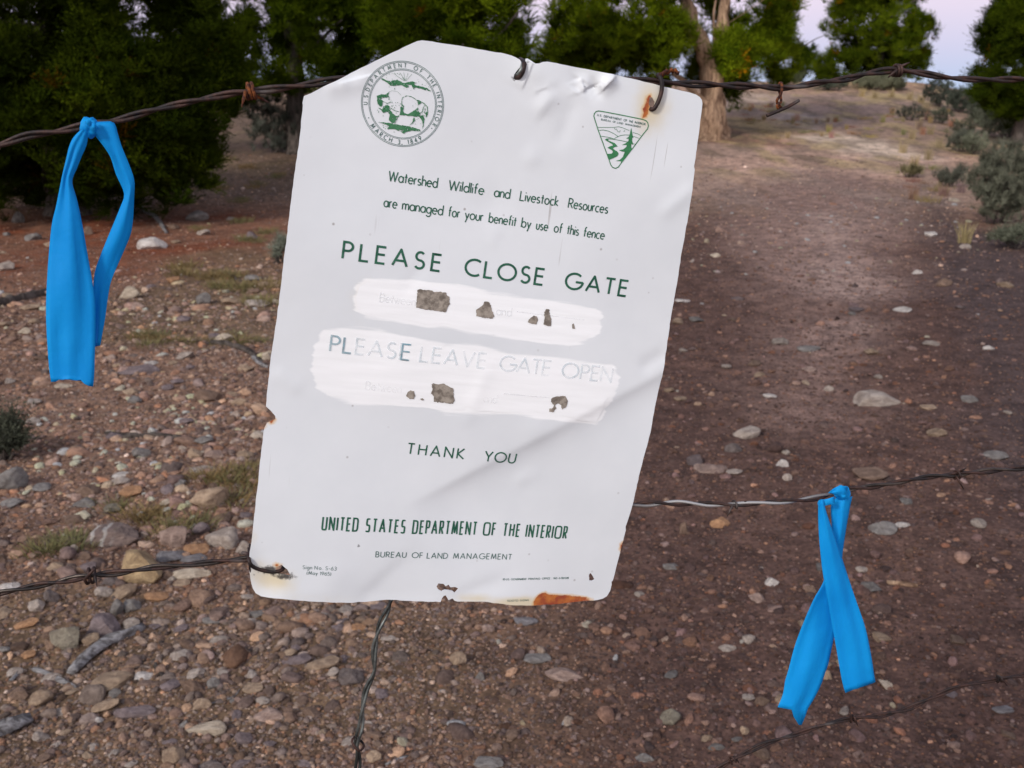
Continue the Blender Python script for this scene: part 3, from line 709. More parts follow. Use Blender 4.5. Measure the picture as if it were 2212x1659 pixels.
# the rest of the cobbles one can count, alike within each patch
zones = [('on the pebbly slope left of the sign', lambda a: a[0] < 570 and 470 < a[1] < 1150, 52),
         ('in the gravel at the bottom left', lambda a: a[0] < 830 and a[1] >= 1300, 44),
         ('on the dark track right of the sign', lambda a: a[0] > 1380 and 600 < a[1] < 1659, 40)]
kinds = [('tan', 'small tan stone'), ('grey', 'small grey stone'), ('pale', 'small pale stone'), ('brown', 'small brown stone'), ('plum', 'small purplish stone')]
R = random.Random(3); left = 296-NAMED
for zt, test, cnt in zones:
    k = 0; tries = 0
    cnt = int(left*cnt/136)
    while k < cnt and tries < 6000:
        tries += 1
        a = (R.uniform(5, 2205), R.uniform(470, 1650))
        if not test(a): continue
        p = G(*a); dist = (p-CAMP).length
        wpx = R.uniform(22, 46)*(1.0 if a[1] > 900 else .75)
        if any((p.x-q[0])**2+(p.y-q[1])**2 < (q[2]+wpx/FP*dist/2)**2*1.1 for q in occupied): continue
        kc, kl = kinds[R.randrange(5)]
        dk = .72 if 'track' in zt else 1.0
        cc = tuple(v*dk for v in C[kc])
        stone(A1, a[0], a[1], wpx, wpx*R.uniform(.38, .62), cc, kl+' '+zt, group=kl.replace('stone', 'stones')+' '+zt, yaw=R.uniform(0, 3))
        k += 1

# ------------------------------------------------------------------ the sign
TL = V((-.1188, .6274, .0443)); TR = V((.1261, .6840, .0073)); BL = V((-.1727, .6002, -.3169))
TL.z += CAM_H; TR.z += CAM_H; BL.z += CAM_H
U = (TR-TL).normalized(); N0 = U.cross((TL-BL).normalized()).normalized(); 
if N0.y > 0: N0 = -N0
VV = N0.cross(U).normalized()
if VV.z < 0: VV = -VV
N0 = U.cross(VV).normalized()
O = BL.copy()
def uv(ax, ay):
    r = ray(ax, ay); t = (O-CAMP).dot(N0)/r.dot(N0); p = CAMP + r*t - O
    return (p.dot(U), p.dot(VV))
def sat(q, z=0.0): return O + U*q[0] + VV*q[1] + N0*z
L0 = uv(845, 1110); L1 = uv(1420, 812)
_ld = V((L1[0]-L0[0], L1[1]-L0[1])).normalized(); _ln = V((_ld.y, -_ld.x))
M0 = uv(770, 1290); M1 = uv(905, 1172); _md = V((M1[0]-M0[0], M1[1]-M0[1])).normalized(); _mn = V((_md.y, -_md.x))
P0 = uv(950, 1290); P1 = uv(1110, 1235); _pd = V((P1[0]-P0[0], P1[1]-P0[1])).normalized(); _pn = V((_pd.y, -_pd.x))
dents = [(uv(1287, 187), -.0022, .006), (uv(1262, 185), .0016, .005), (uv(1310, 175), .0012, .005), (uv(1245, 160), -.001, .008), (uv(1190, 190), .0008, .012), (uv(1155, 150), .0015, .010),
         (uv(1150, 340), .0007, .006), (uv(1080, 515), -.0008, .005), (uv(1155, 930), .0008, .010), (uv(760, 165), -.0015, .008), (uv(850, 820), .0007, .02), (uv(1410, 300), -.001, .02),
         (uv(720, 1245), .001, .012), (uv(1130, 1040), .0003, .005), (uv(560, 1262), -.002, .012), (uv(950, 210), .001, .03), (uv(700, 420), -.0012, .03), (uv(1300, 560), .001, .035), (uv(1060, 440), -.0008, .012)]
CREASES = [(uv(1330, 165), uv(1290, 198), .0018), (uv(1258, 172), uv(1244, 198), -.0014), (uv(1200, 200), uv(1160, 245), .0010), (uv(1240, 215), uv(1205, 320), -.0006), (uv(1090, 500), uv(1060, 530), .0007), (uv(920, 560), uv(870, 640), -.0004), (uv(1060, 780), uv(1000, 930), .0004), (uv(700, 190), uv(800, 175), .0012),
           (uv(545, 1180), uv(600, 1290), -.0010), (uv(1170, 1020), uv(1110, 1045), .0003), (uv(1500, 400), uv(1420, 470), .0008), (uv(1440, 760), uv(1380, 800), -.0008), (uv(590, 800), uv(650, 850), .0006)]
FOLDS = [(uv(1327, 163), uv(1300, 192), .0022, .006), (uv(1254, 170), uv(1262, 198), .0018, .005), (uv(1262, 196), uv(1292, 182), -.0014, .004), (uv(1292, 182), uv(1302, 196), .0012, .004), (uv(1150, 132), uv(1128, 190), .0012, .007), (uv(735, 180), uv(805, 162), .0014, .005), (uv(1205, 178), uv(1150, 200), .0006, .008), (uv(1190, 215), uv(1160, 262), .0007, .010)]
def zs(u, v):
    u = np.asarray(u, float); v = np.asarray(v, float)
    z = .0022*np.sin(u*13+.7)*np.cos(v*9+.3) + .0012*np.sin(v*31+u*17)
    d = (u-L0[0])*_ln.x + (v-L0[1])*_ln.y; s = (u-L0[0])*_ld.x + (v-L0[1])*_ld.y
    k = sm(0, .055, s)
    dd = np.clip(d, -.004, None)
    prof = np.where(d < 0, 0, 1)*(1-np.exp(-dd/.011))*np.exp(-dd/.075)
    z = z - .0042*k*prof
    for (p_, q_, amp) in CREASES:
        L_ = math.hypot(q_[0]-p_[0], q_[1]-p_[1]); ex, ey = (q_[0]-p_[0])/L_, (q_[1]-p_[1])/L_
        d = (u-p_[0])*ey-(v-p_[1])*ex; s = ((u-p_[0])*ex+(v-p_[1])*ey)/L_
        z = z + amp*np.exp(-(d/.0052)**2)*sm(-.1, .25, s)*(1-sm(.7, 1.1, s))
    for (p_, q_, amp, w_) in FOLDS:                       # short sharp bends from knocks along the top edge
        L_ = math.hypot(q_[0]-p_[0], q_[1]-p_[1]); ex, ey = (q_[0]-p_[0])/L_, (q_[1]-p_[1])/L_
        d = (u-p_[0])*ey-(v-p_[1])*ex; s = ((u-p_[0])*ex+(v-p_[1])*ey)/L_
        z = z + .75*amp*np.where(d > 0, np.exp(-d/w_), np.clip(1+d/.0012, 0, 1))*sm(-.15, .15, s)*(1-sm(.8, 1.15, s))
    for (a, n_, e_, amp, wd) in ((M0, _mn, _md, .0014, .012), (P0, _pn, _pd, .0014, .012)):
        d = (u-a[0])*n_.x+(v-a[1])*n_.y; s = (u-a[0])*e_.x+(v-a[1])*e_.y
        z = z - amp*(1/(1+np.exp(-d/.0022)))*np.exp(-np.clip(d, 0, None)/.03)*sm(-.01, .015, s)*(1-sm(.03, .06, s))
    for (c_, a_, s_) in dents: z = z + .85*a_*np.exp(-(((u-c_[0])**2+(v-c_[1])**2)/s_**2))
    # bottom lip ripples
    z = z + .0016*np.exp(-np.clip(v-.004, 0, None)/.018)*np.sin(u*44+.5)
    return z
sign = empty('metal_sign'); sign.matrix_world = Matrix(((U.x, VV.x, N0.x, O.x), (U.y, VV.y, N0.y, O.y), (U.z, VV.z, N0.z, O.z), (0, 0, 0, 1)))
tag(sign, 'white enamelled metal gate sign with green lettering, rust spots and clipped upper left corner', 'sign')

outline = [(657, 207), (672, 201), (700, 186), (731, 172), (760, 156), (800, 137), (850, 112), (893, 92), (903, 88), (912, 86.5), (935, 89), (1000, 99.5), (1061, 110.8), (1092, 116), (1107, 120.5), (1116.6, 125.2), (1122.8, 129.3), (1125.4, 134.5), (1123.5, 144.8), (1117, 152), (1110.5, 161.2), (1110.4, 169.5),
 (1114, 173), (1119.7, 172.5), (1127, 166), (1129.5, 158), (1131, 145), (1134, 134.5), (1135, 126.7), (1139, 126.5), (1143.3, 129.3), (1150, 134), (1155.7, 137.6), (1163.9, 137.2), (1172, 134), (1182.4, 133.4), (1221.5, 140.6), (1279, 152), (1328.4, 162.2), (1369.5, 171.5), (1418.8, 183.8), (1462, 194.1), (1490, 200.6), (1501, 204.3), (1509.3, 209.8),
 (1513.6, 216), (1514.8, 224), (1513.4, 236), (1508, 275), (1503, 309), (1500, 330), (1495.5, 360), (1497, 366), (1494, 389), (1485, 459), (1472, 536.6), (1463, 603), (1450, 680.7), (1435, 792), (1429, 823.7), (1416.8, 882.8), (1407, 936), (1396, 975), (1381.5, 1030.8), (1371, 1082.6), (1361.6, 1117), (1354, 1141), (1354.5, 1148),
 (1346.3, 1182.4), (1334.8, 1230), (1328, 1259), (1325, 1262), (1325.5, 1268), (1322.3, 1282), (1315.6, 1293.7), (1307, 1299), (1296, 1302), (1258, 1304.5), (1210, 1308.5), (1154.4, 1309), (1104.5, 1306.5), (1075, 1302), (1047, 1298), (1010, 1297.6), (987.5, 1297.6), (981.7, 1296), (976.7, 1291), (968, 1294.4), (965, 1289), (962, 1284), (958, 1285), (954, 1290),
 (950.8, 1298.5), (885.5, 1296.8), (836, 1294.3), (799, 1297.2), (762, 1298.5), (725, 1297), (688, 1294.8), (614, 1289.4), (580, 1288), (564, 1286), (552.4, 1280), (546, 1270), (541, 1250), (538, 1220.8), (539.3, 1191), (543.3, 1169), (546.2, 1141.8), (552.4, 1080), (558.6, 1030.8), (564, 975), (571, 924.7), (577, 914), (588, 909), (595, 906), (594.5, 899), (585, 888), (574.4, 878.2), (580, 820), (585, 771), (591, 735), (597, 695.8),
 (600.8, 664), (602.2, 659), (606, 625), (615, 545), (630, 424.4), (638, 365), (646.8, 301.5), (652, 250), (654.5, 226), (653.5, 222)]
Z4 = K(850, 1700, 900); ZC = K(1600, 1700, 700); ZT = K(1750, 120, 750); Z3c = K(1100, 800, 1200); ZS = K(1200, 180, 500); ZL = K(2050, 350, 350)
holes = [[Z4(*p) for p in [(1730, 950), (1745, 922), (1790, 925), (1810, 945), (1835, 933), (1850, 955), (1900, 955), (1922, 970), (1890, 1005), (1868, 987), (1800, 977), (1775, 990), (1742, 972)]],
         [ZC(*p) for p in [(1596, 1190), (1592, 1125), (1608, 1102), (1630, 1130), (1658, 1180), (1630, 1196)]],
         [Z4(*p) for p in [(318, 800), (345, 765), (378, 752), (425, 790), (455, 845), (400, 838), (345, 832)]],
         [ZT(*p) for p in [(1645, 735), (1650, 672), (1680, 668), (1712, 720), (1702, 795), (1662, 792)]]]
def jitter_edge(poly, step=.0030, amp=.00010):
    out = []
    P = [V(p) for p in poly]
    for i, a in enumerate(P):
        b = P[(i+1) % len(P)]; n = max(1, int((b-a).length/step)); nr = V((-(b-a).y, (b-a).x)).normalized() if (b-a).length > 1e-9 else V((0, 0))
        for k in range(n):
            q = a.lerp(b, k/n); out.append(q + (nr*random.gauss(0, amp) if k else V((0, 0))))
    return out
def cdt_sheet(outer, hole_list, step, extra=None):
    """triangles of a flat region; returns pts n x 2, tris"""
    loops = [outer]+hole_list; pts = []; edges = []
    for lp in loops:
        b = len(pts); pts += [V(p) for p in lp]; edges += [(b+i, b+(i+1) % len(lp)) for i in range(len(lp))]
    xs = np.array([p[0] for p in outer]); ys = np.array([p[1] for p in outer])
    gx, gy = np.meshgrid(np.arange(xs.min(), xs.max(), step), np.arange(ys.min(), ys.max(), step))
    gx[1::2] += step/2; gx = gx.ravel(); gy = gy.ravel()
    k = inside(gx, gy, [tuple(p) for p in outer]) & (pdist(gx, gy, [tuple(p) for p in outer]) > step*.35)
    for h in hole_list:
        h = [tuple(p) for p in h]; k &= ~inside(gx, gy, h) & (pdist(gx, gy, h) > step*.35)
    pts += [V((a, b)) for a, b in zip(gx[k], gy[k])]
    if extra is not None:
        ex_ = extra[inside(extra[:, 0], extra[:, 1], [tuple(p) for p in outer]) & (pdist(extra[:, 0], extra[:, 1], [tuple(p) for p in outer]) > .0008)]; pts += [V(p) for p in ex_]
    r = delaunay_2d_cdt(pts, edges, [], 0, 1e-7)
    P = np.array([v[:] for v in r[0]]); T = np.array(r[2])
    cen = P[T].mean(1)
    keep = inside(cen[:, 0], cen[:, 1], [tuple(p) for p in outer])
    for h in hole_list: keep &= ~inside(cen[:, 0], cen[:, 1], [tuple(p) for p in h])
    T = T[keep]
    # counter-clockwise
    a = P[T[:, 1]]-P[T[:, 0]]; b = P[T[:, 2]]-P[T[:, 0]]; neg = (a[:, 0]*b[:, 1]-a[:, 1]*b[:, 0]) < 0; T[neg] = T[neg][:, ::-1]
    return P, T
s1 = [uv(*Z3c(*p)) for p in [(295, 480), (320, 400), (380, 368), (580, 372), (680, 355), (760, 378), (980, 398), (1200, 452), (1500, 506), (1780, 528), (1885, 560), (1925, 610), (1905, 700), (1825, 755), (1700, 785), (1500, 768), (1200, 715), (1040, 698), (900, 665), (780, 672), (560, 625), (380, 603), (310, 560)]]
s2 = [uv(*Z3c(*p)) for p in [(32, 880), (55, 780), (100, 695), (250, 686), (470, 697), (600, 738), (900, 788), (1100, 798), (1300, 838), (1600, 878), (1850, 908), (1990, 925), (2028, 1000), (2015, 1100), (1955, 1200), (1895, 1315), (1750, 1298), (1600, 1262), (1350, 1248), (1100, 1238), (900, 1230), (760, 1192), (620, 1188), (300, 1163), (130, 1128), (45, 1060), (26, 960)]]
ol = jitter_edge([uv(*p) for p in outline]); hl = [jitter_edge([uv(*p) for p in h], .0012, .0001) for h in holes]
_fx = []
for (ax0, ax1, ay0, ay1) in ((1225, 1345, 150, 222), (1095, 1180, 125, 200), (690, 830, 150, 195)):
    for ax in np.arange(ax0, ax1, 2.6):
        for ay in np.arange(ay0, ay1, 2.6): _fx.append(uv(ax+random.uniform(-.6, .6), ay+random.uniform(-.6, .6)))
_fx = np.array([p for p in _fx if not any(inside(np.array([p[0]]), np.array([p[1]]), [tuple(q) for q in h])[0] for h in hl)])
P, T = cdt_sheet(ol, hl, .0026, _fx)
zf = zs(P[:, 0], P[:, 1]); n = len(P); TH_ = .0009
verts = np.concatenate([np.c_[P, zf], np.c_[P, zf-TH_]])
# rim faces from boundary edges
from collections import Counter
ec = Counter(); eo = {}
for t in T:
    for a, b in ((t[0], t[1]), (t[1], t[2]), (t[2], t[0])):
        ec[(min(a, b), max(a, b))] += 1; eo[(min(a, b), max(a, b))] = (a, b)
rim = [(b, a, a+n, b+n) for k_, c_ in ec.items() if c_ == 1 for a, b in [eo[k_]]]
faces = [tuple(int(i) for i in t) for t in T] + [tuple(int(i) for i in (t[::-1]+n)) for t in T] + [tuple(int(i) for i in q) for q in rim]
me = mesh('plate', verts, faces); nf = len(T)
me.materials.append(ENAMEL); me.materials.append(BACKM)
mi = np.zeros(len(faces), np.int32); mi[nf:2*nf] = 1; me.polygons.foreach_set('material_index', mi)
smf = np.ones(len(faces), bool); smf[2*nf:] = False; me.polygons.foreach_set('use_smooth', smf)
for k_ in ec:
    pass
# sharp rim
rimset = {tuple(sorted((int(a), int(b)))) for (a, b), c_ in ec.items() if c_ == 1}
rimset |= {(a+n, b+n) for a, b in list(rimset)}
sh = np.array([tuple(sorted(e.vertices)) in rimset for e in me.edges])
me.attributes.new('sharp_edge', 'BOOLEAN', 'EDGE').data.foreach_set('value', sh)
rustp = [[uv(*ZC(*p)) for p in [(930, 1452), (975, 1370), (1010, 1325), (1080, 1308), (1130, 1335), (1300, 1348), (1550, 1375), (1650, 1412), (1500, 1440), (1200, 1470)]],
         [uv(*ZC(*p)) for p in [(1975, 745), (1945, 765), (1928, 850), (1945, 860), (1975, 800)]],
         [uv(*p) for p in [(568, 926), (583, 910), (592, 903), (596, 906), (590, 914), (577, 918)]],
         [uv(*ZT(*p)) for p in [(1575, 775), (1615, 735), (1625, 650), (1672, 635), (1655, 740), (1645, 820), (1640, 870), (1560, 900), (1600, 850)]],
         [uv(*Z4(*p)) for p in [(305, 765), (330, 740), (375, 745), (330, 775)]]]
pu, pv = P[:, 0], P[:, 1]
ru = np.max([np.clip(sdf(pu, pv, q)/.0030+.30, -.6, 1) for q in rustp], 0)
def gau(c, s, sy=None): return np.exp(-(((pu-c[0])/s)**2+((pv-c[1])/(sy or s))**2))
stn = np.zeros(n)
for c_, s_, a_, sy_ in ((uv(1405, 232), .013, 1.0, .020), (uv(1398, 222), .006, 1.2, .009), (uv(1392, 250), .010, .6, .014), (uv(1430, 205), .02, .25, .02), (uv(590, 1250), .016, 1.0, .010), (uv(560, 1240), .012, .7, .012), (uv(575, 1272), .02, .5, .006), (uv(1030, 1292), .018, .75, .0045), (uv(1120, 1302), .024, 1.3, .005), (uv(700, 1288), .04, .3, .006),
    (uv(546, 1160), .004, .5, .01), (uv(770, 640), .01, .25, .03), (uv(1415, 188), .004, .6, .004)):
    stn = np.maximum(stn, a_*gau(c_, s_, sy_))
gr_ = np.zeros(n)
for c_, s_, a_, sy_ in ((uv(*Z4(300, 805)), .011, 1.1, .0045), (uv(*Z4(400, 850)), .009, 1.1, .0034), (uv(*Z4(260, 790)), .005, .7, .003), (uv(*ZT(1665, 780)), .0035, .8, .006), (uv(*Z4(205, 560)), .004, .55, .0016), (uv(1138, 135), .004, .55, .004), (uv(*Z4(1800, 960)), .006, .35, .003), (uv(*Z4(130, 870)), .0015, .5, .006),
    (uv(1262, 188), .002, .6, .0015), (uv(1287, 187), .002, .7, .0012), (uv(1110, 168), .003, .8, .003), (uv(1463, 228), .0008, .9, .002), (uv(*Z4(1045, 590)), .0009, .9, .001), (uv(*ZC(1645, 1345)), .004, .35, .0012), (uv(1044, 723), .0015, .6, .001), (uv(*Z4(950, 475)), .0015, .55, .001)):
    gr_ = np.maximum(gr_, a_*gau(c_, s_, sy_))
two = lambda a: np.concatenate([a, a])
attr(me, 'rust', two(ru)); attr(me, 'stain', two(stn)); attr(me, 'grime', two(gr_))
two_p = np.maximum(sdf(pu, pv, [tuple(p) for p in s1]), sdf(pu, pv, [tuple(p) for p in s2]))*1000
attr(me, 'paint', two(np.clip(two_p, -12, 12)))
link('plate', me, None, sign)

def sheet_part(name, poly2d, mat, lift, step=.003, hole_list=(), label=None, edge=False):
    P, T = cdt_sheet(poly2d, list(hole_list), step)
    me = mesh(name, np.c_[P, zs(P[:, 0], P[:, 1])+lift], [tuple(int(i) for i in t) for t in T])
    if edge: attr(me, 'edge', sdf(P[:, 0], P[:, 1], [tuple(p) for p in edge])*1000)
    o = link(name, me, mat, sign)
    if label: o['label'] = label
    return o
def grow(poly, d):
    c = [sum(p[i] for p in poly)/len(poly) for i in (0, 1)]; out = []
    for i, p in enumerate(poly):
        a = V(poly[i-1]); b = V(poly[(i+1) % len(poly)]); t = (b-a).normalized(); nr = V((t.y, -t.x))
        if nr.dot(V(p)-V(c)) < 0 and abs(t.x) > .3: nr = V((-t.y, t.x))
        if abs(t.x) <= .3: nr = V((1 if p[0] > c[0] else -1, 0))
        out.append(V(p)+nr*d)
    return out
sheet_part('overpaint', [tuple(p) for p in grow(s1, -.0016)], OVERP, .00007, .0022, label='upper brushed strip of white paint')
sheet_part('overpaint', [tuple(p) for p in grow(s2, -.0016)], OVERP, .00007, .0022, label='lower wide strip of white paint over old words')
bares = [[(705, 545), (712, 430), (730, 423), (760, 428), (800, 432), (830, 442), (860, 440), (903, 447), (905, 462), (925, 475), (922, 500), (928, 520), (912, 540), (905, 560), (895, 575), (850, 567), (800, 562), (750, 553)],
 [(1100, 602), (1097, 560), (1120, 545), (1140, 530), (1152, 505), (1180, 507), (1196, 530), (1200, 560), (1210, 585), (1218, 602), (1205, 617), (1140, 610)], [(1436, 638), (1455, 612), (1475, 597), (1498, 602), (1503, 625), (1495, 653), (1460, 650)],
 [(1540, 655), (1548, 610), (1545, 575), (1558, 553), (1578, 556), (1580, 590), (1592, 620), (1588, 666), (1560, 662)], [(1730, 682), (1728, 655), (1738, 648), (1748, 683)], [(638, 1122), (650, 1098), (668, 1087), (690, 1092), (699, 1125), (690, 1145), (662, 1146)],
 [(802, 1108), (812, 1080), (805, 1050), (820, 1040), (850, 1048), (880, 1042), (925, 1065), (947, 1075), (950, 1120), (955, 1160), (945, 1176), (900, 1172), (870, 1168), (820, 1163), (822, 1130)],
 [(1575, 1205), (1598, 1200), (1606, 1180), (1586, 1160), (1592, 1136), (1620, 1125), (1680, 1122), (1698, 1155), (1688, 1190), (1660, 1212), (1655, 1185), (1632, 1170), (1615, 1180), (1622, 1203), (1600, 1230), (1575, 1226)], [(730, 1144), (748, 1140), (757, 1150), (740, 1153)]]
for b in bares:
    q = jitter_edge([uv(*Z3c(*p)) for p in b], .0008, .00016)
    sheet_part('bare_patch', q, BARE, .00044, .003)

# ---- stroke lettering: single-line geometric letters, cap height 1
def arc(cx, cy, rx, ry, a0, a1, n=None, sq=2.0):
    n = n or max(5, int(abs(a1-a0)/15)); out = []
    for i in range(n+1):
        a = math.radians(a0+(a1-a0)*i/n); c, s = math.cos(a), math.sin(a)
        e = 2/sq; out.append((cx+rx*math.copysign(abs(c)**e, c), cy+ry*math.copysign(abs(s)**e, s)))
    return out
def glyphs(sq=2.0):
    A = lambda *a, **k: arc(*a, sq=sq, **k)
    g = {}
    g['A'] = (.78, [[(0, 0), (.39, 1), (.78, 0)], [(.13, .32), (.65, .32)]])
    g['B'] = (.50, [[(.0, 0), (0, 1), (.22, 1)] + A(.22, .76, .22, .24, 90, -90) + [(0, .52)], [(.22, .52)] + A(.24, .26, .26, .26, 90, -90) + [(0, 0)]])
    g['C'] = (.78, [A(.5, .5, .5, .5, 52, 308)])
    g['D'] = (.68, [[(0, 0), (0, 1), (.18, 1)] + A(.18, .5, .5, .5, 90, -90) + [(0, 0)]])
    g['E'] = (.46, [[(.46, 1), (0, 1), (0, 0), (.46, 0)], [(0, .53), (.43, .53)]])
    g['F'] = (.44, [[(.44, 1), (0, 1), (0, 0)], [(0, .53), (.41, .53)]])
    g['G'] = (.92, [A(.5, .5, .5, .5, 48, 360, n=18), [(1.0, .47), (.58, .47)]])
    g['H'] = (.62, [[(0, 0), (0, 1)], [(.62, 0), (.62, 1)], [(0, .53), (.62, .53)]])
    g['I'] = (.02, [[(.01, 0), (.01, 1)]])
    g['K'] = (.56, [[(0, 0), (0, 1)], [(.52, 1), (.03, .47), (.56, 0)]])
    g['L'] = (.44, [[(0, 1), (0, 0), (.44, 0)]])
    g['M'] = (.84, [[(0, 0), (.13, 1), (.42, .12), (.71, 1), (.84, 0)]])
    g['N'] = (.68, [[(0, 0), (0, 1), (.68, 0), (.68, 1)]])
    g['O'] = (1.0, [A(.5, .5, .5, .5, 90, 450, n=24)])
    g['P'] = (.48, [[(0, 0), (0, 1), (.22, 1)] + A(.22, .74, .26, .26, 90, -90) + [(0, .48)]])
    g['R'] = (.52, [[(0, 0), (0, 1), (.22, 1)] + A(.22, .74, .26, .26, 90, -90) + [(0, .48)], [(.2, .48), (.52, 0)]])
    g['S'] = (.50, [A(.25, .75, .22, .25, 40, 270) + A(.25, .25, .24, .25, 90, -150)[0:]])
    g['T'] = (.54, [[(0, 1), (.54, 1)], [(.27, 1), (.27, 0)]])
    g['U'] = (.60, [[(0, 1), (0, .30)] + A(.30, .30, .30, .30, 180, 360) + [(.60, 1)]])
    g['V'] = (.68, [[(0, 1), (.34, 0), (.68, 1)]])
    g['W'] = (.94, [[(0, 1), (.24, 0), (.47, .93), (.70, 0), (.94, 1)]])
    g['Y'] = (.64, [[(0, 1), (.32, .46), (.64, 1)], [(.32, .46), (.32, 0)]])
    x = .62; r = .285                                                   # lower case
    bowl = lambda cx: A(cx, .31, r, .31, 0, 360, n=18)
    g['a'] = (.57, [bowl(.285), [(.57, x), (.57, 0)]]); g['b'] = (.57, [bowl(.285), [(0, 1.05), (0, 0)]]); g['d'] = (.57, [bowl(.285), [(.57, 1.05), (.57, 0)]])
    g['c'] = (.46, [A(.285, .31, r, .31, 52, 308)]); g['e'] = (.57, [[(.02, .33), (.56, .33)] + A(.285, .31, r, .31, 4, 318, n=16)])
    g['f'] = (.30, [[(.12, 0), (.12, .82)] + A(.27, .84, .15, .20, 180, 80), [(0, x), (.28, x)]])
    g['g'] = (.57, [bowl(.285), [(.57, x), (.57, -.08)] + A(.285, -.08, .285, .24, 360, 210)])
    g['h'] = (.46, [[(0, 0), (0, 1.05)], [(0, .34)] + A(.23, .36, .23, .26, 180, 0) + [(.46, 0)]])
    g['i'] = (.02, [[(.01, 0), (.01, x)], [(.01, .84), (.01, .92)]]); g['l'] = (.02, [[(.01, 0), (.01, 1.05)]])
    g['k'] = (.42, [[(0, 0), (0, 1.05)], [(.38, x), (.02, .30), (.42, 0)]])
    g['m'] = (.76, [[(0, 0), (0, x)], [(0, .36)] + A(.19, .40, .19, .22, 180, 0) + [(.38, 0)], [(.38, .36)] + A(.57, .40, .19, .22, 180, 0) + [(.76, 0)]])
    g['n'] = (.44, [[(0, 0), (0, x)], [(0, .34)] + A(.22, .38, .22, .24, 180, 0) + [(.44, 0)]])
    g['o'] = (.57, [bowl(.285)])
    g['r'] = (.28, [[(0, 0), (0, x)], [(0, .36)] + A(.20, .38, .20, .23, 180, 70)])
    g['s'] = (.34, [A(.17, .465, .14, .155, 40, 270) + A(.17, .155, .16, .155, 90, -145)])
    g['t'] = (.28, [[(.14, 0), (.14, .92)], [(0, x), (.28, x)]])
    g['u'] = (.44, [[(0, x), (0, .24)] + A(.22, .24, .22, .24, 180, 360) + [(.44, x)]])
    g['v'] = (.44, [[(0, x), (.22, 0), (.44, x)]]); g['w'] = (.7, [[(0, x), (.18, 0), (.35, x), (.52, 0), (.7, x)]])
    g['y'] = (.46, [[(0, x), (.24, .04)], [(.46, x), (.10, -.34)]])
    g['0'] = (.56, [arc(.28, .5, .28, .5, 90, 450, n=20)]); g['1'] = (.2, [[(0, .8), (.14, 1), (.14, 0)]])
    g['3'] = (.48, [[(.03, .93)] + arc(.22, .75, .22, .25, 110, -90) + arc(.23, .25, .25, .25, 90, -140)])
    g['4'] = (.56, [[(.42, 0), (.42, 1), (0, .28), (.56, .28)]]); g['5'] = (.48, [[(.42, 1), (.1, 1), (.05, .56)] + arc(.21, .31, .26, .31, 110, -130)])
    g['2'] = (.48, [arc(.24, .75, .22, .25, 165, -20) + [(.02, 0), (.48, 0)]]); g['7'] = (.5, [[(0, 1), (.5, 1), (.14, 0)]])
    g['6'] = (.54, [[(.40, 1), (.07, .45)], arc(.27, .29, .27, .29, 90, 450, n=16)]); g['8'] = (.5, [arc(.25, .76, .2, .24, 90, 450, n=14), arc(.25, .27, .25, .27, 90, 450, n=14)])
    g['9'] = (.54, [[(.14, 0), (.47, .55)], arc(.27, .71, .27, .29, 90, 450, n=16)])
    g['.'] = (.04, [[(.0, .05), (.09, .05)]]); g[','] = (.08, [[(.07, .1), (0, -.16)]]); g[':'] = (.08, [[(0, .05), (.08, .05)], [(0, .5), (.08, .5)]])
    g['-'] = (.3, [[(0, .4), (.3, .4)]]); g['('] = (.16, [arc(.4, .42, .4, .62, 130, 230)]); g[')'] = (.16, [arc(-.24, .42, .4, .62, 50, -50)])
    g['©'] = (1.0, [arc(.5, .5, .5, .5, 0, 360, n=14), arc(.5, .5, .22, .24, 50, 310, n=8)])
    for ch in 'abcdeghknouvwymr':
        w_, pl_ = g[ch]; g[ch] = (w_*.86, [[(px_*.86, py_) for px_, py_ in q_] for q_ in pl_])
    return g
GW = glyphs(2.0); GC = glyphs(4.5)
def ribbon_quads(pl, hw, closed=False):
    """quads of a flat stroke with mitred joints"""
    P = [V(p) for p in pl]
    Q = [P[0]]
    for p in P[1:]:
        if (p-Q[-1]).length > 1e-6: Q.append(p)
    P = Q
    if len(P) < 2: return []
    if (P[0]-P[-1]).length < 1e-5 and len(P) > 3: closed = True; P = P[:-1]
    if not closed:
        for i in range(1, len(P)-1):
            a_, b_ = (P[i]-P[i-1]).normalized(), (P[i+1]-P[i]).normalized()
            if a_.dot(b_) < -.25:                      # a sharp corner (N, M, W, A): two strokes and a small round joint
                disc = [P[i]+V((math.cos(t_), math.sin(t_)))*hw for t_ in np.linspace(0, 2*math.pi, 9)[:-1]]
                return ribbon_quads(P[:i+1], hw) + [disc] + ribbon_quads(P[i:], hw)
    n = len(P); Ls = []; Rs = []
    for i in range(n):
        a = P[i-1] if (i or closed) else None; b = P[(i+1) % n] if (i < n-1 or closed) else None
        d1 = (P[i]-a).normalized() if a is not None else None; d2 = (b-P[i]).normalized() if b is not None else None
        if d1 is None: d1 = d2
        if d2 is None: d2 = d1
        t = d1+d2
        if t.length < 1e-3: t = d1
        t.normalize(); nr = V((-t.y, t.x)); k = hw/max(.42, nr.dot(V((-d1.y, d1.x))))
        Ls.append(P[i]+nr*k); Rs.append(P[i]-nr*k)
    m_ = n if closed else n-1
    return [[Rs[i], Rs[(i+1) % n], Ls[(i+1) % n], Ls[i]] for i in range(m_)]
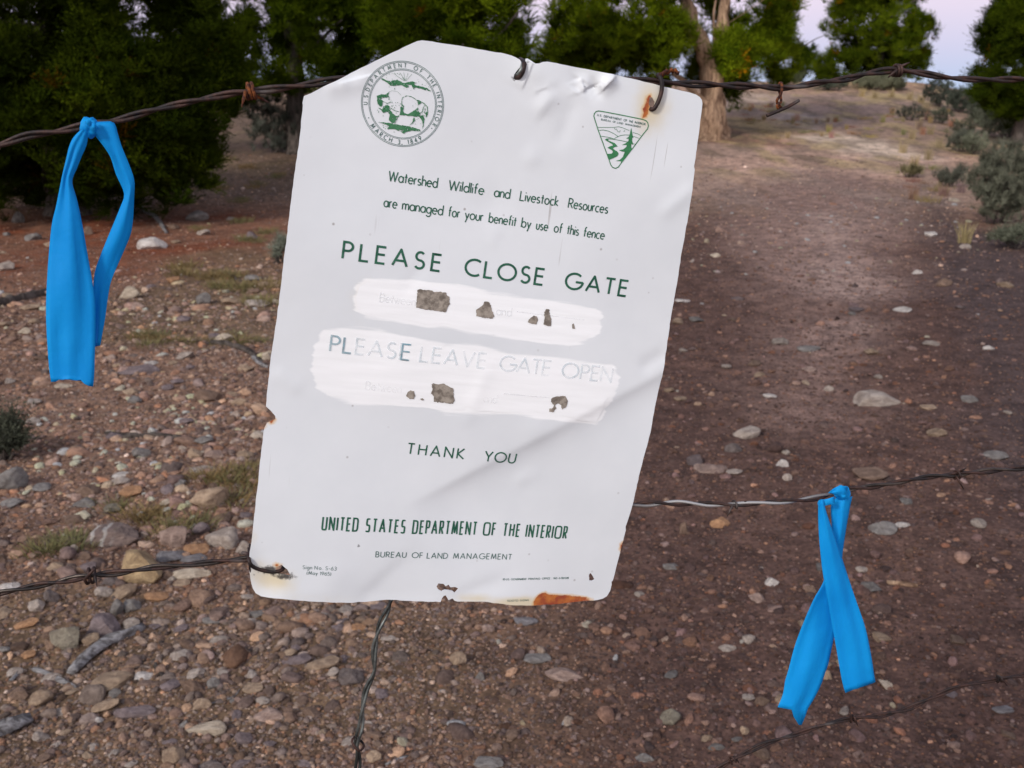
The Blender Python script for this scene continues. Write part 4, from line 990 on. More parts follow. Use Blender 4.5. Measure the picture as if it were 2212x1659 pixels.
def union_tris(polys):
    """union of flat polygons as triangles, through a constrained triangulation"""
    pts = []; eds = []
    for q in polys:
        q2 = []
        for i in range(len(q)):
            a_, b_ = V((q[i][0], q[i][1])), V((q[(i+1) % len(q)][0], q[(i+1) % len(q)][1])); k_ = max(1, int((b_-a_).length/1.6)); q2 += [a_.lerp(b_, j/k_) for j in range(k_)]
        b = len(pts); n_ = len(q2); pts += q2; eds += [(b+i, b+(i+1) % n_) for i in range(n_)]
    if not pts: return [], []
    r = delaunay_2d_cdt(pts, eds, [], 0, 1e-5)
    P_ = np.array([v[:] for v in r[0]]); T_ = np.array(r[2])
    if not len(T_): return [], []
    c = P_[T_].mean(1); k = np.zeros(len(T_), bool)
    for q in polys: k |= inside(c[:, 0], c[:, 1], [(p[0], p[1]) for p in q])
    return r[0], [tuple(int(i) for i in t) for t in T_[k]]
class Print:
    def __init__(s): s.v = []; s.f = []
    def add(s, polys):                     # polys in millimetres on the sign
        v, t = union_tris(polys); b = len(s.v); s.v += [(p[0], p[1]) for p in v]
        for q in t:
            a = [s.v[b+i] for i in q]
            ar = (a[1][0]-a[0][0])*(a[2][1]-a[0][1])-(a[1][1]-a[0][1])*(a[2][0]-a[0][0])
            s.f.append(tuple(b+i for i in (q if ar > 0 else q[::-1])))
    def build(s, name, mat, lift=.00027, label=None):
        P = np.array(s.v)/1000; me = mesh(name, np.c_[P, zs(P[:, 0], P[:, 1])+lift], s.f)
        o = link(name, me, mat, sign)
        if label: o['label'] = label
        return o
def mm(a): q = uv(*a); return V((q[0]*1000, q[1]*1000))
def word(pr, text, p0, p1, cap, sw, font=GW, xs=1.0, slant=0.0, wear=0.0):
    """letters of one word between two baseline points (mm)"""
    d = (p1-p0); L = d.length; d.normalize(); up = V((-d.y, d.x))
    ws = [font[c][0]*cap*xs for c in text]; tot = sum(ws)
    gap = (L-tot-sw)/(len(text)-1) if len(text) > 1 else 0
    if gap < .10*cap*xs and len(text) > 1:
        f = (L-sw-.13*cap*xs*(len(text)-1))/tot; ws = [a*f for a in ws]; gap = .13*cap*xs; xs = xs*f
    x = sw/2
    for c, wd in zip(text, ws):
        polys = []
        for pl in font[c][1]:
            q = []
            for (gx, gy) in pl:
                yy = sw/2 + gy*(cap-sw) if gy >= 0 else gy*cap + sw/2
                q.append(p0 + d*(x+gx*cap*xs + slant*gy*cap) + up*yy)
            polys += ribbon_quads(q, sw/2)
        pr.add(polys); x += wd+gap
def line(name, words, y0, slope, xref, cap, sw, mat, font=GW, xs=1.0, lift=.00027, label=None, slant=0.0):
    pr = Print()
    for (t, x0, x1) in words:
        word(pr, t, mm((x0, y0+slope*(x0-xref))), mm((x1, y0+slope*(x1-xref))), cap, sw, font, xs, slant)
    return pr.build(name, mat, lift, label)
line('lettering', [('Watershed', 838.5, 946), ('Wildlife', 969, 1047), ('and', 1067.8, 1103), ('Livestock', 1123, 1206.5), ('Resources', 1226.5, 1312)], 392.3, .1495, 845, 6.7, .72, INK, label='small green words "Watershed Wildlife and Livestock Resources"')
line('lettering', [('are', 828, 858), ('managed', 868, 957.5), ('for', 968, 994), ('your', 1004, 1045), ('benefit', 1056, 1116), ('by', 1126, 1147.5), ('use', 1158, 1184), ('of', 1196, 1214.5), ('this', 1223.5, 1250), ('fence', 1259, 1304.5)], 448.1, .1484, 832.5, 6.6, .70, INK, label='small green words "are managed for your benefit by use of this fence"')
line('lettering', [('PLEASE', 736.7, 951.5), ('CLOSE', 1001, 1173.6), ('GATE', 1217.5, 1353)], 560.1, .1334, 736.7, 11.9, 1.50, INK, label='large green words "PLEASE CLOSE GATE"')
# old words showing through the white paint, each letter as strong as it shows
def faint(letters, y0, slope, xref, cap, sw, mat):
    pr = Print()
    for (t, x0, x1) in letters:
        word(pr, t, mm((x0, y0+slope*(x0-xref))), mm((x1, y0+slope*(x1-xref))), cap, sw)
    return pr
pr = faint([('LEASE', 738, 882), ('LEAVE', 904, 1048), ('GATE', 1075, 1187), ('OPEN', 1209, 1320)], 760.7, .109, 709.8, 11.4, 1.4, None); pr.build('buried_lettering', INKF, .00040, 'faint words "PLEASE LEAVE GATE OPEN" under the paint')
pr = faint([('P', 710, 733)], 760.7, .109, 709.8, 11.4, 1.4, None)
for (t, x0, x1) in [('E', 864, 882)]: 
    word(pr, t, mm((x0, 760.7+.109*(x0-709.8))), mm((x1, 760.7+.109*(x1-709.8))), 11.4, 1.0)
word(pr, 'L', mm((738, 763.8)), mm((752, 765.3)), 11.4, 1.4)
pr.build('buried_lettering', INKBL, .00048, 'blue-grey letters showing strongest through the paint')
pr = faint([('Between', 818, 897)], 652, .12, 818, 6, .7, None); word(pr, 'and', mm((1070, 680)), mm((1104, 684)), 6, .7); word(pr, 'Between', mm((788, 842)), mm((867, 850)), 6, .7); word(pr, 'and', mm((1042, 868)), mm((1072, 871)), 6, .7)
pr.add([[mm((1087, 848)), mm((1196, 858)), mm((1196, 860)), mm((1087, 850))], [mm((1116, 672)), mm((1262, 690)), mm((1262, 691.5)), mm((1116, 673.5))]])
pr.build('buried_lettering', INKFF, .00040, 'nearly hidden small words under the paint')
line('lettering', [('THANK', 877.5, 1002), ('YOU', 1044, 1114)], 981.8, .0957, 882.5, 8.1, .95, INK, label='green words "THANK YOU"')
line('lettering', [('UNITED', 693, 772), ('STATES', 787.5, 873.6), ('DEPARTMENT', 888.4, 1030), ('OF', 1043, 1071), ('THE', 1086.3, 1123.5), ('INTERIOR', 1135.6, 1226)], 1142.3, .0484, 693, 9.9, 1.12, INK, GC, .43, label='condensed green words "UNITED STATES DEPARTMENT OF THE INTERIOR"')
line('lettering', [('BUREAU', 809.5, 876.5), ('OF', 888, 912), ('LAND', 920.5, 966.5), ('MANAGEMENT', 978, 1106)], 1200.5, .036, 809.5, 4.3, .48, INKB, label='thin green words "BUREAU OF LAND MANAGEMENT"')
line('lettering', [('Sign', 652.8, 673.3), ('No.', 678.2, 697), ('S-63', 701.6, 725.6)], 1224.5, .035, 652.8, 2.7, .27, INKB, label='tiny words "Sign No. S-63"')
line('lettering', [('(May', 661.5, 685), ('1965)', 690, 714)], 1236.3, .03, 661.5, 2.6, .27, INKB, label='tiny words "(May 1965)"')
line('lettering', [('©', 1086.3, 1090.5), ('U.S.', 1093, 1101), ('GOVERNMENT', 1104, 1138), ('PRINTING', 1142, 1168), ('OFFICE', 1172, 1190), (':', 1192, 1193), ('1965', 1197, 1206), ('0-780-028', 1209, 1231)], 1254.2, .002, 1086.3, 1.5, .22, INKB, label='minute printing office line near the bottom')
line('lettering', [('SCIOTO', 1095, 1119), ('SIGNS', 1123, 1142)], 1298.6, .004, 1095, 1.5, .22, INKB, label='minute maker line at the bottom edge')

# ---- round seal
cs = mm(ZS(1047, 842)); rx = (mm(ZS(1706, 842))-mm(ZS(388, 842))).length/2; ry = (mm(ZS(1047, 1508))-mm(ZS(1047, 176))).length/2; RS = (rx+ry)/2
du = (mm(ZS(1706, 880))-mm(ZS(388, 804))).normalized(); rot0 = 0.0
seal = Print()
for fr, sw in ((1.0, .22), (.972, .22), (.822, .20), (.795, .22)):
    seal.add(ribbon_quads([cs+V((math.cos(a), math.sin(a)))*RS*fr for a in np.linspace(0, 2*math.pi, 97)], sw/2*1.15))
def ring_text(pr, text, a0, a1, rbase, cap, sw, outward):
    """letters spread by angle (degrees, from left to right as read)"""
    gaps = [GW[c][0] if c != ' ' else .45 for c in text]; tot = sum(gaps); sp = .24; full = tot+sp*(len(text)-1); x = 0
    for c, g_ in zip(text, gaps):
        am = a0+(a1-a0)*(x+g_/2)/full; x += g_+sp
        if c == ' ': continue
        a = math.radians(am); er = V((math.cos(a), math.sin(a)))
        up = er if not outward else -er; dx = V((up.y, -up.x)); base = cs+er*rbase; polys = []
        for pl in GW[c][1]:
            polys += ribbon_quads([base + dx*((gx-g_/2)*cap) + up*(gy*cap) for gx, gy in pl], sw/2)
        pr.add(polys)
ring_text(seal, 'U.S.DEPARTMENT OF THE INTERIOR', 190, -27, RS*.855, RS*.090, .34, False)
ring_text(seal, 'MARCH 3, 1849', 219, 307, RS*.948, RS*.098, .38, True)
for p in ((508, 1058), (1505, 1224)): q = mm(ZS(*p)); seal.add([[q+V(d)*.3 for d in ((-1, -1), (1, -1), (1, 1), (-1, 1))]])
seal.build('seal', INKB, .00027, 'round green department seal ring with lettering')
pic = Print()
def zp(l): return [mm(ZS(*p)) for p in l]
rs = random.Random(5)
def rough(l, amp=.20, step=.8):
    P_ = zp(l); out = []
    for i, a in enumerate(P_):
        b = P_[(i+1) % len(P_)]; n_ = max(1, int((b-a).length/step))
        for k in range(n_): out.append(a.lerp(b, k/n_)+V((rs.gauss(0, amp), rs.gauss(0, amp))))
    return out
for poly in ([(640, 705), (700, 680), (770, 692), (835, 645), (815, 700), (840, 735), (800, 745), (740, 735), (700, 760), (735, 790), (730, 840), (705, 885), (655, 850), (640, 780)],
    [(655, 900), (720, 925), (740, 880), (800, 855), (850, 880), (830, 920), (870, 960), (905, 1000), (880, 1060), (858, 1125), (830, 1090), (838, 1010), (800, 958), (740, 985), (705, 935)],
    [(850, 1120), (862, 1035), (905, 1000), (950, 1035), (1005, 1005), (960, 1080), (925, 1105), (905, 1165), (872, 1130)],
    [(1010, 885), (1045, 842), (1072, 870), (1052, 950), (1072, 985), (1130, 1000), (1200, 960), (1262, 920), (1290, 880), (1280, 800), (1250, 765), (1310, 780), (1335, 820), (1292, 860), (1282, 920), (1302, 960), (1335, 1012), (1262, 1042), (1200, 1032), (1110, 1022), (1000, 1012), (1010, 950)],
    [(1310, 1040), (1370, 1008), (1388, 1080), (1378, 1180), (1352, 1242), (1368, 1160), (1345, 1095)], [(1218, 1040), (1238, 1100), (1170, 1172), (1148, 1190), (1205, 1110)],
    [(660, 1128), (750, 1130), (900, 1150), (1000, 1172), (1150, 1192), (1312, 1238), (1330, 1275), (1200, 1260), (1100, 1282), (1060, 1312), (1000, 1270), (900, 1232), (800, 1242), (832, 1190), (740, 1150)],
    [(1408, 985), (1430, 955), (1440, 1020), (1415, 1055)],
    [(695, 442), (720, 430), (790, 468), (860, 475), (960, 455), (1040, 500), (1085, 508), (1180, 478), (1262, 500), (1230, 530), (1300, 556), (1420, 585), (1500, 640), (1380, 612), (1250, 572), (1212, 612), (1190, 540), (1120, 530), (1145, 560), (1100, 582), (1030, 540), (950, 545), (850, 548), (800, 500), (750, 470)]):
    pic.add([rough(poly, .10)])
for st_, sw in (([(1030, 860), (1030, 780), (1045, 735), (1110, 708), (1180, 722), (1250, 765)], .35), ([(1310, 790), (1380, 830), (1430, 880), (1440, 960), (1432, 1010)], .45), ([(1385, 860), (1400, 900), (1390, 990)], .4), ([(1375, 880), (1355, 960), (1320, 985)], .35),
    ([(830, 650), (880, 628), (960, 640), (1020, 700)], .12), ([(740, 800), (800, 830), (880, 800)], .35), ([(860, 900), (900, 940), (990, 960)], .3), ([(1085, 470), (1000, 345)], .18), ([(1085, 470), (1060, 335)], .16), ([(1092, 470), (1130, 350)], .16), ([(1100, 472), (1190, 365)], .16), ([(1070, 475), (940, 385)], .15), ([(1075, 470), (1040, 420)], .2),
    ([(1300, 1060), (1240, 1110), (1190, 1160)], .15), ([(870, 1040), (900, 1120), (890, 1160)], .3), ([(950, 1080), (930, 1150)], .22)):
    pic.add(ribbon_quads(zp(st_), sw/2))
for _ in range(150):
    zone = rs.choice([(640, 860, 690, 1130), (780, 1010, 760, 1000), (830, 1500, 450, 640), (700, 1350, 1150, 1290), (1200, 1420, 820, 1060), (700, 1000, 350, 520)])
    q = mm(ZS(rs.uniform(zone[0], zone[1]), rs.uniform(zone[2], zone[3]))); s_ = rs.uniform(.14, .36); an = rs.uniform(0, 6.3)
    pic.add([[q+V((math.cos(an+t_), math.sin(an+t_)))*s_*rs.uniform(.6, 1.4) for t_ in (0, 1.6, 3.1, 4.7)]])
pic.build('seal_picture', INKS, .00038, 'green bison, sun and hills drawn inside the seal')

# ---- triangle emblem
def lp(l): return [mm(ZL(*p)) for p in l]
em = Print()
tri = [(500, 285), (450, 300), (412, 345), (400, 400), (420, 470), (500, 720), (620, 1050), (750, 1400), (780, 1495), (825, 1555), (890, 1576), (950, 1545), (1000, 1475), (1250, 1150), (1480, 840), (1600, 690), (1622, 620), (1605, 545), (1560, 500), (1480, 472), (1000, 375), (600, 298), (500, 285)]
em.add(ribbon_quads(lp(tri), .28))
for st_, sw in (([(495, 655), (700, 655), (850, 655), (950, 640), (1050, 665), (1150, 710), (1195, 722)], .25), ([(1270, 768), (1380, 800), (1455, 838)], .25), ([(520, 720), (610, 712), (720, 735), (840, 790), (945, 860)], .28), ([(855, 912), (900, 880), (1000, 835), (1100, 822), (1190, 828)], .28), ([(1270, 850), (1410, 900)], .22),
    ([(545, 850), (640, 862), (780, 888), (850, 915)], .28), ([(720, 910), (860, 925), (1000, 950), (1170, 985)], .28), ([(1270, 1020), (1345, 1035)], .22), ([(860, 665), (870, 700), (905, 690), (935, 750), (975, 760), (990, 720)], .22), ([(1060, 740), (1085, 745), (1092, 710)], .2)):
    em.add(ribbon_quads(lp(st_), sw/2))
for poly in ([(645, 930), (690, 905), (800, 903), (722, 925), (715, 945), (870, 1010), (935, 1082), (880, 1092), (830, 1120), (842, 1145), (930, 1200), (957, 1250), (930, 1300), (850, 1342), (740, 1387), (698, 1252), (800, 1245), (830, 1210), (810, 1170), (708, 1112), (760, 1080), (832, 1060), (800, 1022), (740, 988)],
    [(1238, 665), (1254, 760), (1268, 845), (1292, 890), (1262, 882), (1256, 960), (1284, 1045), (1240, 1030), (1236, 1100), (1255, 1148), (1130, 1310), (1010, 1472), (1008, 1415), (888, 1408), (980, 1386), (1050, 1320), (1095, 1200), (1040, 1200), (960, 1165), (1060, 1150), (1130, 1090), (1140, 1050), (1030, 1050), (1110, 1012), (1175, 960), (1182, 908), (1120, 905), (1180, 870), (1210, 790), (1220, 730)]):
    em.add([lp(poly)])
em.build('emblem', INKG, .00027, 'green triangular emblem with winding river, hills and fir tree')
et = Print()
def seg(pr, words, a, b, x0, x1, cap, sw):
    pa, pb = mm(ZL(*a)), mm(ZL(*b))
    for t, f0, f1 in words: word(pr, t, pa.lerp(pb, f0), pa.lerp(pb, f1), cap, sw)
seg(et, [('U.S.', 0, .10), ('DEPARTMENT', .135, .50), ('OF', .54, .615), ('THE', .65, .74), ('INTERIOR', .775, 1.0)], (470, 398), (1552, 612), 0, 1, 1.45, .24)
seg(et, [('BUREAU', 0, .235), ('OF', .285, .36), ('LAND', .395, .545), ('MANAGEMENT', .60, 1.0)], (560, 497), (1452, 668), 0, 1, 1.2, .20)
et.build('emblem_lettering', INKB, .00027, 'minute lettering inside the top of the triangle')

# ------------------------------------------------------------------ fence wires, all in the fence line behind the sign
def FW(ax, ay, off=-.010):
    """a point of the fence line (a vertical plane just behind the sign)"""
    r = ray(ax, ay); t = (O + N0*off - CAMP).dot(N0)/r.dot(N0); return CAMP + r*t
def cable(thing, path, rad, strand, pitch, mats, phase=0.0, off=-.010):
    pts = catmull([FW(*p, off) for p in path], .003)
    s = 0; A_ = [[], []]
    for i, p in enumerate(pts):
        t = (pts[min(i+1, len(pts)-1)]-pts[max(i-1, 0)]).normalized()
        if i: s += (pts[i]-pts[i-1]).length
        a = N0 - t*N0.dot(t); a.normalize(); b = t.cross(a)
        ph = phase + 2*math.pi*s/pitch + .5*math.sin(s*31+phase)
        rr_ = rad*(1+.18*math.sin(s*47+phase*3))
        for k in (0, 1):
            q = ph+math.pi*k; A_[k].append(p + a*math.cos(q)*rr_ + b*math.sin(q)*rr_)
    for k in (0, 1): tube('strand', A_[k], strand, 8, mats[k], thing)
    return pts
def barb(thing, pts, target, mat, e1, e2, turns=1.6, r=.0034, wr=.0009, ln=.011):
    """a short wire wound round the cable with two sharp ends; e1, e2: (right, up, toward the viewer)"""
    i = min(range(1, len(pts)-1), key=lambda j: (pts[j]-target).length)
    c = pts[i]; t = (pts[i+1]-pts[i-1]).normalized(); a = (N0-t*N0.dot(t)).normalized(); b = t.cross(a)
    P_ = []; nn = int(14*turns)
    def dirv(e): return (V((1, 0, 0))*e[0] + V((0, 0, 1))*e[1] + N0*e[2]).normalized()
    for k in range(nn+1):
        f = k/nn; an = 2*math.pi*turns*f; P_.append(c + t*(f-.5)*.0055 + a*math.cos(an)*r + b*math.sin(an)*r)
    P_ = [P_[0]+dirv(e1)*ln, P_[0]+dirv(e1)*ln*.5] + P_ + [P_[-1]+dirv(e2)*ln*.5, P_[-1]+dirv(e2)*ln]
    rad = [wr*.25]+[wr]*(len(P_)-2)+[wr*.25]
    return tube('barb', P_, rad, 7, mat, thing)
top = empty('barbed_wire', FW(0, 313)); top.location = (0, 0, 0)
tag(top, 'rusty twisted barbed wire strand along the top, the sign hanging in front of it', 'barbed wire', 'fence wires')
tp = cable(top, [(-2200, 640), (-900, 470), (-90, 338), (0, 313), (60, 293), (130, 283), (200, 268), (260, 258), (330, 238), (400, 222), (470, 208), (520, 199), (600, 191), (680, 180), (750, 168), (820, 163), (1000, 158), (1120, 160), (1300, 166), (1410, 176), (1480, 181), (1560, 184), (1640, 187), (1700, 190), (1760, 180), (1830, 170), (1880, 158), (1930, 152), (1990, 158), (2050, 168), (2120, 172), (2212, 171), (2300, 170), (2900, 150), (4200, 110)], .00125, .00125, .060, (RUSTW, RUSTW), .8)
barb(top, tp, FW(537, 200), ORUST, (-.3, -1, .4), (.9, -.5, .4), 2.4, .0046, .0011, .010)
barb(top, tp, FW(1938, 152), RUSTW, (-1, -.8, .2), (.6, .35, .3), 2.6, .0036, .0011, .008)
mid = empty('barbed_wire'); tag(mid, 'middle barbed wire strand running behind the lower part of the sign', 'barbed wire', 'fence wires')
mp_ = cable(mid, [(-2200, 1760), (-900, 1460), (-90, 1300), (0, 1281), (60, 1269), (130, 1256), (205, 1242), (260, 1237), (330, 1226), (400, 1221), (470, 1213), (536, 1207), (640, 1195), (800, 1172), (1000, 1140), (1250, 1104), (1370, 1091), (1450, 1087), (1575, 1090), (1650, 1086), (1750, 1078), (1830, 1058), (1900, 1049), (2000, 1031), (2060, 1026), (2130, 1018), (2212, 1011), (2300, 1002), (2900, 930), (4200, 800)], .00120, .00115, .052, (RUSTW, DARKW), 2.1, -.006)
barb(mid, mp_, FW(203, 1243), RUSTW, (.9, 1, .3), (.2, -.5, .6), 1.8, .0048, .0010, .013)
barb(mid, mp_, FW(1575, 1090), RUSTW, (-.5, -1, .2), (1, .5, .1), 1.4, .0028, .0008, .009)
barb(mid, mp_, FW(2058, 1026), RUSTW, (.5, -1, .3), (.0, .4, .5), 1.5, .0030, .0009, .012)
low = empty('barbed_wire'); tag(low, 'lowest barbed wire strand rising across the bottom right corner', 'barbed wire', 'fence wires')
lp_ = cable(low, [(-1800, 2900), (-200, 2330), (700, 2000), (1300, 1790), (1440, 1722), (1540, 1667), (1583, 1641), (1650, 1608), (1720, 1586), (1780, 1566), (1835, 1553), (1900, 1546), (1960, 1531), (2020, 1504), (2070, 1484), (2145, 1469), (2212, 1458), (2300, 1442), (2900, 1350), (4200, 1130)], .00115, .00105, .07, (RUSTW, RUSTW), .2, -.004)
barb(low, lp_, FW(1583, 1641), RUSTW, (-.5, .8, .1), (.5, -.8, .2), 1.5, .0026, .0008, .007)
barb(low, lp_, FW(1835, 1553), RUSTW, (-.25, 1, .1), (.4, -1, .2), 1.5, .0028, .0008, .010)
barb(low, lp_, FW(2145, 1468), RUSTW, (-.4, .8, .1), (.8, -1, .2), 1.5, .0026, .0008, .010)
stay = empty('stay_wire'); tag(stay, 'twisted grey stay wire hanging down from under the sign to the ground', 'wire')
cable(stay, [(1010, 150), (950, 500), (890, 1000), (862, 1240), (846, 1290), (836, 1320), (820, 1352), (810, 1390), (808, 1420), (808, 1452), (791, 1490), (783, 1530), (779, 1570), (770, 1605), (774, 1640), (768, 1700), (755, 1860), (740, 2300), (720, 3000)], .00135, .0012, .058, (ZINC, ZINC), 1.2, -.016)
tube('tie_loop', catmull([FW(766, 1592, -.012), FW(760, 1602, -.008), FW(775, 1622, -.006), FW(786, 1612, -.012), FW(779, 1600, -.018), FW(768, 1598, -.016)], .002), .0009, 6, RUSTW, stay)

def path_on_sign(pts_z, k=None): return [sat(uv(*(k(*p[:2]) if k else p[:2])), p[2]) for p in pts_z]
t1 = tube('tie_wire', catmull(path_on_sign([(1655, 760, -.006), (1668, 795, .0015), (1690, 790, .0035), (1722, 735, .004), (1752, 660, .004), (1768, 590, .004), (1768, 520, .004), (1757, 460, .003), (1765, 432, -.002), (1800, 430, -.008), (1825, 440, -.010)], ZT), .0015), .00145, 8, RUSTW)
tag(t1, 'thick rusty tie wire hooking the upper right hole of the sign to the top strand', 'wire')
k_ = [(1762, 440, .003), (1775, 470, -.002), (1800, 425, .001), (1815, 450, -.002), (1835, 400, .001), (1860, 430, -.001), (1880, 390, .002), (1905, 415, 0), (1930, 395, .001), (1945, 418, 0), (1965, 432, .001)]
tube('twisted_end', catmull(path_on_sign([(a, b-15, c) for a, b, c in k_], ZT), .0012), .0012, 7, ORUST, t1)
hz = ZF
t2 = empty('wire_tie_remnant'); tag(t2, 'small rusty wire remnant with a crosspiece dangling from the top strand', 'wire')
def HW(cx, cy, off=-.010): return FW(*hz(cx, cy), off)
tube('loop', catmull([HW(775, 40, -.013), HW(792, -8, -.010), HW(797, 18, -.0055), HW(790, 60, -.006), HW(768, 95, -.008), HW(775, 118, -.010), HW(795, 140, -.010)], .0015), .0010, 7, ORUST, t2)
tube('loop', catmull([HW(800, 40, -.013), HW(785, -8, -.014), HW(778, 25, -.016), HW(790, 70, -.012), HW(790, 105, -.008), HW(768, 125, -.007), HW(782, 152, -.009)], .0015), .0009, 7, ORUST, t2)
tube('crosspiece', catmull([HW(708, 184, -.008), HW(760, 163, -.008), HW(790, 150, -.007), HW(830, 133, -.008), HW(896, 95, -.009)], .0015), .0012, 8, RUSTW, t2)
t3 = tube('tie_wire', catmull(path_on_sign([(352, 255, -.012), (350, 290, -.003), (338, 330, .002), (318, 400, .0025), (290, 455, .001), (262, 462, -.004), (255, 430, -.009)], ZT), .0015), .0016, 8, RUSTW)
tag(t3, 'short dark wire loop through the torn notch at the top middle of the sign', 'wire')
tube('second_turn', catmull(path_on_sign([(342, 270, -.012), (330, 310, -.001), (305, 370, .0028), (280, 420, .002), (258, 440, -.005)], ZT), .0015), .0011, 7, ZINC, t3)
t4 = tube('tie_wire', catmull(path_on_sign([(30, 700, -.007), (80, 690, -.003), (92, 712, .003), (105, 745, .0035), (140, 780, .0022), (200, 805, .0016), (290, 820, .0016), (370, 812, .001), (400, 800, -.004)], Z4), .0015), .0013, 8, RUSTW)
tag(t4, 'dark wire end bent over the left edge of the sign into its lower left hole', 'wire')
tube('edge_wrap', catmull(path_on_sign([(85, 720, -.010), (98, 690, -.001), (102, 650, .001), (96, 620, -.006)], Z4), .0015), .0007, 7, RUSTW, t4)
tube('edge_wrap', catmull(path_on_sign([(80, 680, -.012), (92, 720, .000), (96, 780, .0015), (108, 850, .000), (125, 900, -.002)], Z4), .0015), .0006, 7, RUSTW, t4)

# ------------------------------------------------------------------ blue ribbons
Z1 = K(0, 0, 1100)
def band(name, rows, dep, mat, parent, curl=.003, nc=9, seed=0, tear=0.0):
    """a strip of tape given by its left and right edge at successive rows (points already in 2212 units) and an offset from the fence line"""
    # resample both edges
    Lp = catmull([V((l[0], l[1], 0)) for l, r_ in rows], 9); Rp = catmull([V((r_[0], r_[1], 0)) for l, r_ in rows], 9)
    n_ = max(len(Lp), len(Rp))
    def res(P_):
        L_ = [0]
        for i in range(1, len(P_)): L_.append(L_[-1]+(P_[i]-P_[i-1]).length)
        out = []; j = 0
        for i in range(n_):
            t_ = L_[-1]*i/(n_-1)
            while j < len(L_)-2 and L_[j+1] < t_: j += 1
            f = (t_-L_[j])/max(1e-6, L_[j+1]-L_[j]); out.append(P_[j].lerp(P_[j+1], min(1, f)))
        return out
    Lq, Rq = res(Lp), res(Rp); vs = []; fs = []; r_ = random.Random(seed)
    for i in range(n_):
        f = i/(n_-1)
        if callable(dep): d0 = dep(f)
        else: d0 = dep
        for k in range(nc):
            s = k/(nc-1); q = Lq[i].lerp(Rq[i], s)
            z = d0 + .7*curl*math.sin(math.pi*s)*(1-.3*f) + .0010*math.sin(f*9+s*4+seed) + .0006*math.sin(s*11+f*3) + .0012*mnoise.noise(V((s*4.5+seed, f*5, seed)))
            y = q.y
            if tear and i >= n_-3: y += r_.uniform(-tear, tear)*(.4 if i < n_-1 else 1)
            vs.append(FW(q.x, y, z))
    for i in range(n_-1):
        for k in range(nc-1):
            a = i*nc+k; fs.append((a, a+nc, a+nc+1, a+1))
    me = mesh(name, vs, fs); o = link(name, me, mat, parent)
    md = o.modifiers.new('thickness', 'SOLIDIFY'); md.thickness = .00025
    return o
rb = empty('flagging_ribbon'); tag(rb, 'blue plastic ribbon knotted on the top wire at left, one wide and one narrow tail', 'ribbon', 'blue ribbons')
rows = [(Z1(585, 925), Z1(628, 950)), (Z1(540, 965), Z1(628, 985)), (Z1(500, 1030), Z1(621, 1040)), (Z1(470, 1150), Z1(588, 1115)), (Z1(448, 1240), Z1(548, 1215)), (Z1(430, 1330), Z1(517, 1300)), (Z1(400, 1480), Z1(552, 1430)), (Z5(370, 200), Z5(590, 200)), (Z5(350, 400), Z5(625, 400)), (Z5(336, 600), Z5(655, 570)), (Z5(329, 780), Z5(680, 760)),
        (Z5(331, 930), Z5(684, 920)), (Z5(341, 1100), Z5(680, 1100)), (Z5(352, 1240), Z5(676, 1260)), (Z5(365, 1328), Z5(668, 1362))]
o = band('tail', rows, lambda f: .010+.006*f, TAPE, rb, .0035, 11, 1)
# torn lower edge: lift the middle of the last rows
me = o.data; nv = len(me.vertices); nc = 11
for k, dy in enumerate((0, .0002, .0018, .0022, .0030, .0034, .0030, .0036, .0010, 0.0, 0.0)):
    me.vertices[nv-nc+k].co.z += dy
rows = [(Z1(672, 925), Z1(690, 872)), (Z1(672, 960), Z1(812, 872)), (Z1(720, 1020), Z1(835, 925)), (Z1(788, 1120), Z1(872, 1050)), (Z1(830, 1250), Z1(925, 1180)), (Z1(888, 1385), Z1(962, 1290)), (Z1(862, 1480), Z1(962, 1400)), (Z1(790, 1655), Z1(945, 1640)), (Z5(720, 420), Z5(888, 390)), (Z5(678, 550), Z5(800, 590)), (Z5(668, 700), Z5(775, 700)), (Z5(672, 900), Z5(748, 900)), (Z5(680, 1076), Z5(718, 1068))]
band('tail', rows, lambda f: .006-.002*f, TAPE, rb, .0025, 7, 2)
def knot(parent, centre_a, size, k=Z1, off=.004, seed=0):
    """a pinched knot: overlapping wrinkled folds of tape round the wire"""
    c = FW(*k(*centre_a), off); v, f = ico(3); v = v.copy(); r_ = np.random.default_rng(seed)
    for i in range(len(v)):
        p = V(v[i]); w_ = 1+.22*mnoise.noise(p*1.8+V((seed, 0, 0)))+.12*math.sin(p.x*9+p.z*5)*abs(p.z); v[i] = p*w_
    v = v*np.array(size)
    me = np_mesh('knot', v+np.array(c), f, True); link('knot', me, TAPE, parent)
knot(rb, (640, 912), (.0052, .0052, .0058), seed=2)
band('wrap', [(Z1(612, 870), Z1(612, 925)), (Z1(640, 862), Z1(650, 965)), (Z1(680, 862), Z1(690, 962))], lambda f: .010, TAPE, rb, .0015, 7, 5)
rb2 = empty('flagging_ribbon'); tag(rb2, 'blue plastic ribbon knotted on the middle wire at right, two crossing tails', 'ribbon', 'blue ribbons')
ZQ = K(2500, 1600, 1148); Z8 = K(2400, 2200, 800)
rows = [(ZQ(800, 358), ZQ(835, 345)), (ZQ(798, 440), ZQ(856, 430)), (ZQ(802, 560), ZQ(898, 555)), (ZQ(815, 720), ZQ(958, 730)), (ZQ(832, 860), ZQ(1000, 860)), (ZQ(868, 1050), ZQ(1060, 1040)), (ZQ(905, 1260), ZQ(1125, 1230)), (ZQ(940, 1460), ZQ(1168, 1440)), (ZQ(965, 1600), ZQ(1184, 1550)), (Z8(1692, 742), Z8(1990, 636))]
band('tail', rows, lambda f: .014+.004*f, TAPE, rb2, .003, 11, 3, .8)
